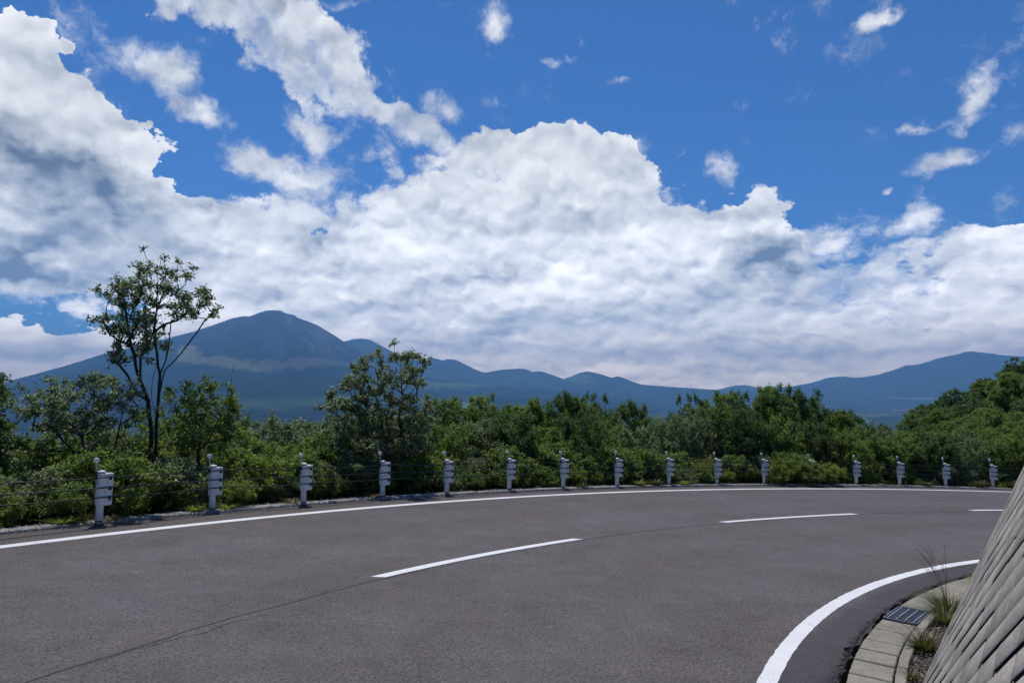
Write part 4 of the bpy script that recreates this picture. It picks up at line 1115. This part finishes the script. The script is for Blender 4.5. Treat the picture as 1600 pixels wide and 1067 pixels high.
# ---- grass tufts by the gutter and weeds at the post feet
def tuft(name, x, y, z, n, h, spread, mat, seed, label, cat='grass tuft', stalks=0, sh=.5, group=None, lean=(0, 0), wid=.0035):
    rs = np.random.RandomState(seed); root = empty(name, (x, y, z)); V = []; F = []; tn = []
    for i in range(n):
        a = rs.rand() * 6.28; r0 = rs.rand() ** .5 * spread * .45; b = np.array([math.cos(a) * r0, math.sin(a) * r0, 0])
        d = np.array([math.cos(a) + rs.randn() * .5 + lean[0], math.sin(a) + rs.randn() * .5 + lean[1], 0]); L = h * (.45 + .65 * rs.rand()); k = spread * (.5 + .9 * rs.rand())
        wv = np.array([-d[1], d[0], 0]); wv /= np.linalg.norm(wv) + 1e-6; base = len(V); t_ = rs.rand()
        for s in range(5):
            t = s / 4; p = b + d * k * t ** 1.7 + np.array([0, 0, L * (t - .28 * t * t * rs.rand())]); w_ = wid * (1 - t) ** .6 * (1 + .5 * rs.rand())
            V += [p - wv * w_, p + wv * w_]; tn += [t_, t_]
        for s in range(4): F.append((base + 2 * s, base + 2 * s + 1, base + 2 * s + 3, base + 2 * s + 2))
    link('blades', mesh_np(name, np.array(V), np.array(F), False, tn), root, M[mat])
    for i in range(stalks):
        c = MB(); a = rs.rand() * 6.28; dx = math.cos(a) * .16 + lean[0] * .35; dy = math.sin(a) * .16 + lean[1] * .35; L = sh * (.75 + .4 * rs.rand())
        pts = [(dx * t ** 1.8, dy * t ** 1.8, L * t * (1 - .12 * t)) for t in np.linspace(0, 1, 8)]
        c.tube(pts, [.0014] * 5 + [.0011, .001, .0008], 4, smooth=False)
        for k in range(16):
            t = .72 + .28 * k / 15; p = Vector((dx * t ** 1.8, dy * t ** 1.8, L * t * (1 - .12 * t))); q = Vector((rs.randn() * .016, rs.randn() * .016, .012)) * (1.3 - (k / 15))
            c.tube([p, p + q], [.0022, .0006], 4, smooth=False)
        c.build('seed_stalk', M['straw'], root)
    return tag(root, label, cat, group)
def gp(p, r): x, y = pol(r, p); return x, y, float(plane_z(x, y))
x, y, z = gp(136.3, 19.86); tuft('grass_tuft', x, y, z - .02, 460, .28, .20, 'grass', 1, 'large green grass tuft with tall seed stalks, beside the drain grate', stalks=14, sh=.82, lean=(-.35, .12))
x, y, z = gp(137.6, 19.80); tuft('grass_tuft', x, y, z - .02, 170, .22, .14, 'grass', 7, 'smaller green grass tuft at the wall foot in front of the large seeding tuft')
x, y, z = gp(141.0, 19.78); tuft('grass_tuft', x, y, z - .02, 220, .19, .15, 'weed_rust', 2, 'reddish brown grass tuft growing over the edging beside the block wall', stalks=6, sh=.32, lean=(-.2, 0))
x, y, z = gp(131.2, 19.95); tuft('grass_tuft', x, y, z - .02, 120, .24, .12, 'leaf_lime', 3, 'small bright green tuft peeping out behind the block wall edge at the white line')
x, y, z = gp(143.8, 19.76); tuft('grass_tuft', x, y, z - .02, 60, .10, .08, 'weed_rust', 4, 'tiny dry tuft in the litter strip near the bottom of the picture')
for k, (p_, dr, nn_, hh_, mt) in enumerate([(147.2, .10, 150, .14, 'leaf_lime'), (146.9, .06, 110, .16, 'weed_rust'), (146.0, .05, 90, .10, 'weed_rust'), (143.2, .12, 130, .16, 'leaf_lime'), (142.1, .08, 120, .13, 'leaf_lime'), (139.5, .10, 70, .12, 'weed_rust'), (135.8, .08, 80, .10, 'weed_rust'),
        (123.6, .12, 140, .16, 'weed_rust'), (119.5, .10, 200, .22, 'leaf_lime'), (118.3, .10, 200, .22, 'weed_rust'), (116.2, .08, 140, .18, 'leaf_lime'), (101.0, .1, 60, .1, 'weed_rust'), (97.5, .12, 160, .22, 'weed_rust'), (93.5, .12, 200, .28, 'weed_rust'), (91.0, .12, 220, .32, 'weed_rust')]):
    x, y, z = gp(p_, float(R_kerb(p_)) + .1 + dr)
    tone = 'yellow green' if mt == 'leaf_lime' else 'rusty brown'
    tuft('weed_tuft', x, y, z + .02, nn_, hh_, .2, mt, 30 + k, uniq('low %s weeds on the kerb, %s' % (tone, by_post(p_))), 'weeds', group='weeds on the outer kerb', wid=.009)

# ================================================================== mountains
def ridge_mesh(name, skyline, D, W, zbase, az0, az1, nk, rough, mat, seed, back=1.6, Dfn=None, gull=0.0, label=None, powk=1.3, prof=None, apex=None):
    az = np.radians(np.linspace(az0, az1, nk)); px = 800 + 1067 * np.tan(az)
    sx = np.array([p[0] for p in skyline], float); sy = np.array([p[1] for p in skyline], float)
    zt_pix = np.interp(px, sx, sy)
    k = np.ones(5) / 5
    Dr = D if Dfn is None else Dfn(px)
    Dr = np.broadcast_to(np.asarray(Dr, float), px.shape)
    top = 2 + (612 - zt_pix) / 1067.0 / np.cos(np.arctan((px - 800) / 1067.0)) ** 0 * (Dr * np.cos(az))
    us = np.concatenate([np.linspace(-1, 0, 60), np.linspace(0, 1, 22)[1:] * back])
    V = []
    for u in us:
        r = Dr + u * W
        f = prof(abs(u)) if u < 0 else 1 - (u / back) ** 1.5
        f = max(f, 0)
        x = r * np.sin(az); y = r * np.cos(az)
        env = min(1, abs(u) * 6) * (1 - min(1, abs(u)) ** 2 * .5)
        hgt = np.maximum(top - zbase, 0)
        if apex: th_ = np.arctan2(x - apex[0], apex[1] - y); rd_ = np.hypot(x - apex[0], y - apex[1]) / 2500; g = gull * (fbm(th_ * 9 + .8 * fbm(rd_ * 2, th_ * 3, 3), rd_ * .7, 4, .6)) * env
        else: g = gull * fbm(x / 1500 + seed * 3, y / 2200, 5, .6) * env
        g = np.minimum(g - gull * .22 * env, 0)
        z = zbase + hgt * f * (1 + g) + rough * env * min(1, abs(u) * 3) * fbm(x / 900 + seed, y / 900, 6, .55)
        V.append(np.stack([x, y, z], -1))
    na = len(az); id_ = np.arange(len(us) * na).reshape(len(us), na)
    F = np.stack([id_[:-1, :-1], id_[:-1, 1:], id_[1:, 1:], id_[1:, :-1]], -1).reshape(-1, 4)
    o = link(name, mesh_np(name, np.concatenate(V), F, True), None, mat)
    return tag(o, label, None, None, 'structure')
def mountmat(name, c1, c2, bare=None, patches=(), sc=1.0):
    m_, n, b, o = newmat(name); v = n.n('ShaderNodeNewGeometry').outputs['Position']
    a = n.noise(v, .0011 * sc, 9, .62); f = n.noise(v, .006, 6, .65)
    c = n.mix(n.sm(a, .38, .62), c1, c2)
    sepp = n.n('ShaderNodeSeparateXYZ', ins={0: v})
    if bare:
        z0, z1, bc = bare
        st = n.noise(n.vm('MULTIPLY', v, (.0035, .0035, .0006)), 1.0, 6, .6)
        hz = n.m('ADD', sepp.outputs[2], n.m('MULTIPLY', n.m('SUBTRACT', st, .5), 900.0))
        c = n.mix(n.sm(hz, z0, z1), c, bc)
    c = n.vm('MULTIPLY', c, n.sm(f, .3, .7, .6, 1.4, 'LINEAR'))
    for (px_, pz_, rx_, rz_, ang, pc, st_) in patches:
        mp = n.n('ShaderNodeMapping', vector_type='TEXTURE', ins={0: n.vm('ADD', n.n('ShaderNodeCombineXYZ', ins={0: sepp.outputs[0], 1: sepp.outputs[2]}).outputs[0], n.vm('SCALE', n.vm('SUBTRACT', n.noise(v, .0016, 6, .6, out=1), (.5, .5, .5)), sc=rz_ * 3.2))})
        mp.inputs[1].default_value = (px_, pz_, 0); mp.inputs[2].default_value = (0, 0, R(ang)); mp.inputs[3].default_value = (rx_, rz_, 1)
        fl = n.vm('MULTIPLY', mp.outputs[0], (1, 1, 0))
        g = n.n('ShaderNodeTexGradient', gradient_type='SPHERICAL', ins={0: fl}).outputs[1]
        c = n.mix(n.m('MULTIPLY', n.sm(g, .05, .55), st_), c, pc)
    n.link(c, b.inputs['Base Color']); b.inputs['Roughness'].default_value = 1.0; b.inputs['Specular IOR Level'].default_value = 0
    bump(n, b, n.m('ADD', f, n.m('MULTIPLY', a, 2.0)), 60.0, 1.0)
    return m_
def V_(px, py, Y): return ((px - 800) / 1067.0 * Y, 2 - (py - 612) / 1067.0 * Y)
def pat(px, py, rx, ry, ang, Y, c, s): x, z = V_(px, py, Y); return (x, z, rx / 1067 * Y, ry / 1067 * Y, ang, c, s)
sunlit_green = (.20, .20, .085); sunlit_tan = (.20, .15, .14)  # sunlit green and tan ground between cloud shadows, put into the slope colour
mv = mountmat('volcano_slope', (.008, .014, .012), (.018, .026, .018), (430, 1000, (.040, .038, .050)),
    [pat(390, 562, 70, 8, -20, 10200, sunlit_green, .9), pat(470, 580, 90, 9, -6, 10000, sunlit_green, .6), pat(560, 578, 60, 11, 6, 10200, sunlit_tan, .42), pat(530, 535, 60, 8, -42, 10700, sunlit_tan, .42), pat(600, 560, 60, 7, -40, 10600, sunlit_tan, .35), pat(490, 520, 60, 4, -42, 11000, sunlit_tan, .35), pat(700, 600, 110, 10, 3, 9500, (.11, .15, .06), .8), pat(695, 638, 60, 12, 0, 5600, (.17, .22, .09), .8), pat(640, 622, 160, 8, 0, 9000, (.06, .10, .04), .7), pat(330, 612, 100, 6, 0, 9000, (.02, .035, .02), .4)])
sk1 = [(-400, 640), (-200, 630), (0, 600), (20, 594), (50, 586), (75, 579), (100, 572), (130, 563), (160, 553), (200, 544), (250, 531), (300, 518), (330, 508), (360, 497), (375, 494), (388, 494), (400, 489), (413, 485), (425, 484), (436, 485), (445, 489), (458, 492), (463, 496), (480, 502), (495, 508), (510, 517), (525, 526), (538, 535), (560, 547), (580, 558), (600, 566), (625, 577), (650, 585), (700, 595), (760, 602), (830, 607), (900, 613), (960, 622), (1020, 634), (1100, 646), (1200, 655)]
prof_v = lambda u: (1 - u) ** 1.25 * .82 + .18 * (1 - u)
ridge_mesh('volcano', sk1, 11000, 6500, -260, -48, 24, 900, 40, mv, 3, Dfn=lambda px: 11000 - 900 * np.clip((px - 450) / 500, 0, 1.4), gull=.55, apex=((425 - 800) / 1067 * 10330, 10330), prof=prof_v, label='broad dark volcano with a rounded summit and long gentle flanks')
mr = mountmat('far_range_slope', (.016, .028, .018), (.028, .044, .022), None, [pat(905, 590, 30, 12, 0, 13200, (.12, .16, .08), .7), pat(800, 590, 90, 8, 0, 13200, (.05, .07, .04), .4)])  # pale green patches paint sunlit ground into the range's colour
sk2 = [(470, 600), (520, 545), (535, 534), (550, 530), (565, 529), (578, 531), (595, 540), (612, 549), (630, 556), (650, 563), (662, 562), (671, 558), (680, 560), (692, 563), (700, 561), (712, 562), (722, 567), (738, 575), (752, 581), (760, 582), (775, 579), (790, 577), (810, 576), (822, 577), (832, 581), (845, 580), (858, 584), (880, 592), (893, 588), (905, 583), (917, 580), (928, 582), (943, 586), (955, 590), (965, 588), (976, 591), (990, 597), (1003, 601), (1030, 603), (1055, 605), (1090, 607), (1130, 610), (1180, 613), (1250, 618), (1350, 625), (1500, 630)]
ridge_mesh('mountain_range', sk2, 14000, 5000, -320, -20, 36, 900, 40, mr, 9, gull=.35, prof=prof_v, back=1.2, label='line of lower blue mountains right of the volcano')
mf = mountmat('farthest_slope', (.02, .03, .02), (.03, .045, .025))
sk3 = [(1050, 616), (1105, 610), (1120, 609), (1135, 605), (1150, 602), (1162, 601.5), (1172, 603), (1188, 607), (1198, 606), (1210, 604), (1225, 606), (1260, 610), (1300, 616)]
ridge_mesh('far_hills', sk3, 20500, 2200, -350, 12, 27, 260, 20, mf, 14, gull=.06, prof=prof_v, label='faint distant hills between the two mountain groups')
mm = mountmat('right_mountain_slope', (.018, .030, .020), (.028, .042, .024), None, [pat(1400, 619, 60, 5, 0, 14000, (.22, .24, .14), .8), pat(1350, 622, 45, 2.5, 0, 13700, (.2, .22, .15), .6), pat(1450, 616, 60, 3, 0, 14000, (.22, .24, .14), .6), pat(1320, 620, 30, 2, 2, 13700, (.2, .22, .14), .6), pat(1425, 624, 50, 2.5, 0, 13700, (.2, .23, .14), .6)])
sk4 = [(1080, 616), (1180, 611), (1215, 606), (1240, 603), (1262, 599), (1275, 596), (1290, 591), (1303, 589), (1318, 588), (1332, 590), (1350, 589), (1370, 586), (1382, 582), (1400, 577), (1415, 571), (1432, 570), (1448, 566), (1465, 560), (1480, 557), (1495, 554), (1510, 550), (1522, 549), (1535, 551), (1550, 552), (1565, 555), (1600, 557), (1650, 566), (1720, 580), (1820, 598), (1950, 612), (2100, 625)]
ridge_mesh('right_mountain', sk4, 16500, 5200, -340, 12, 52, 700, 35, mm, 21, gull=.3, prof=prof_v, back=1.2, label='wide blue mountain rising behind the wooded slope at the right')
# long white hall with a red roof on the plain
bY = next((Y_ for Y_ in range(1500, 9000, 20) if float(ground_z((1412 - 800) / 1067 * Y_, Y_)) < -60 and 612 - (float(ground_z((1412 - 800) / 1067 * Y_, Y_)) - 2) / Y_ * 1067 < 645.5), 4300)
bx, bz_ = V_(1395, 640, float(bY)); gzb = float(ground_z(bx + 90, bY)); print('HALL', bY, gzb)
hall = empty('long_hall', (bx, bY, gzb))
tag(hall, 'tiny long white hall with red roofs and a white tower on the far plain', 'building')
u = bY / 1067
hz0 = 2 - (643.5 - 612) * u - gzb
M['hall_roof'] = plain('hall_roof', (.30, .06, .05), .7)
c = MB(); c.box(0, 46 * u, 0, 40, -12, hz0 + 2.4 * u, .4); c.build('wall', plain('hall_wall', (.75, .74, .72), .7), hall)
for k in range(4):
    c = MB(); x0 = k * 11.6 * u; x1 = x0 + 10.6 * u; z0_ = hz0 + 2.45 * u; z1_ = hz0 + 3.6 * u
    c.add([(x0, -2, z0_), (x1, -2, z0_), (x1, 42, z0_), (x0, 42, z0_), (x0 + 6, 20, z1_), (x1 - 6, 20, z1_)], [(0, 1, 5, 4), (1, 2, 5), (2, 3, 4, 5), (3, 0, 4), (3, 2, 1, 0)])
    c.build('roof', M['hall_roof'], hall)
c = MB(); c.box(-1.8 * u, -.3 * u, 4, 14, -12, hz0 + 7.0 * u, .4); c.build('tower', plain('hall_tower', (.78, .78, .78), .7), hall)
c = MB(); c.box(3, 182, -.6, -.1, hz0 + .5 * u, hz0 + 1.4 * u)
c.build('window_band', plain('hall_window', (.10, .10, .12), .3), hall)

# ------------------------------------------------------------------ haze
hb = MB(); hb.add([(-25500, -25500, -900), (25500, -25500, -900), (25500, 25500, -900), (-25500, 25500, -900), (-25500, -25500, 1500), (25500, -25500, 1500), (25500, 25500, 1500), (-25500, 25500, 1500)],
       [(0, 3, 2, 1), (4, 5, 6, 7), (0, 1, 5, 4), (1, 2, 6, 5), (2, 3, 7, 6), (3, 0, 4, 7)])
hm = bpy.data.materials.new('haze'); hm.use_nodes = True; hm.node_tree.nodes.clear(); hn = NT(hm.node_tree)
pv = hn.n('ShaderNodeVolumePrincipled', ins={'Color': (.24, .55, 1.0, 1), 'Density': 8.5e-5, 'Anisotropy': .15})
ho = hn.n('ShaderNodeOutputMaterial'); hn.link(pv.outputs[0], ho.inputs['Volume'])
tag(hb.build('haze', hm), kind='stuff')
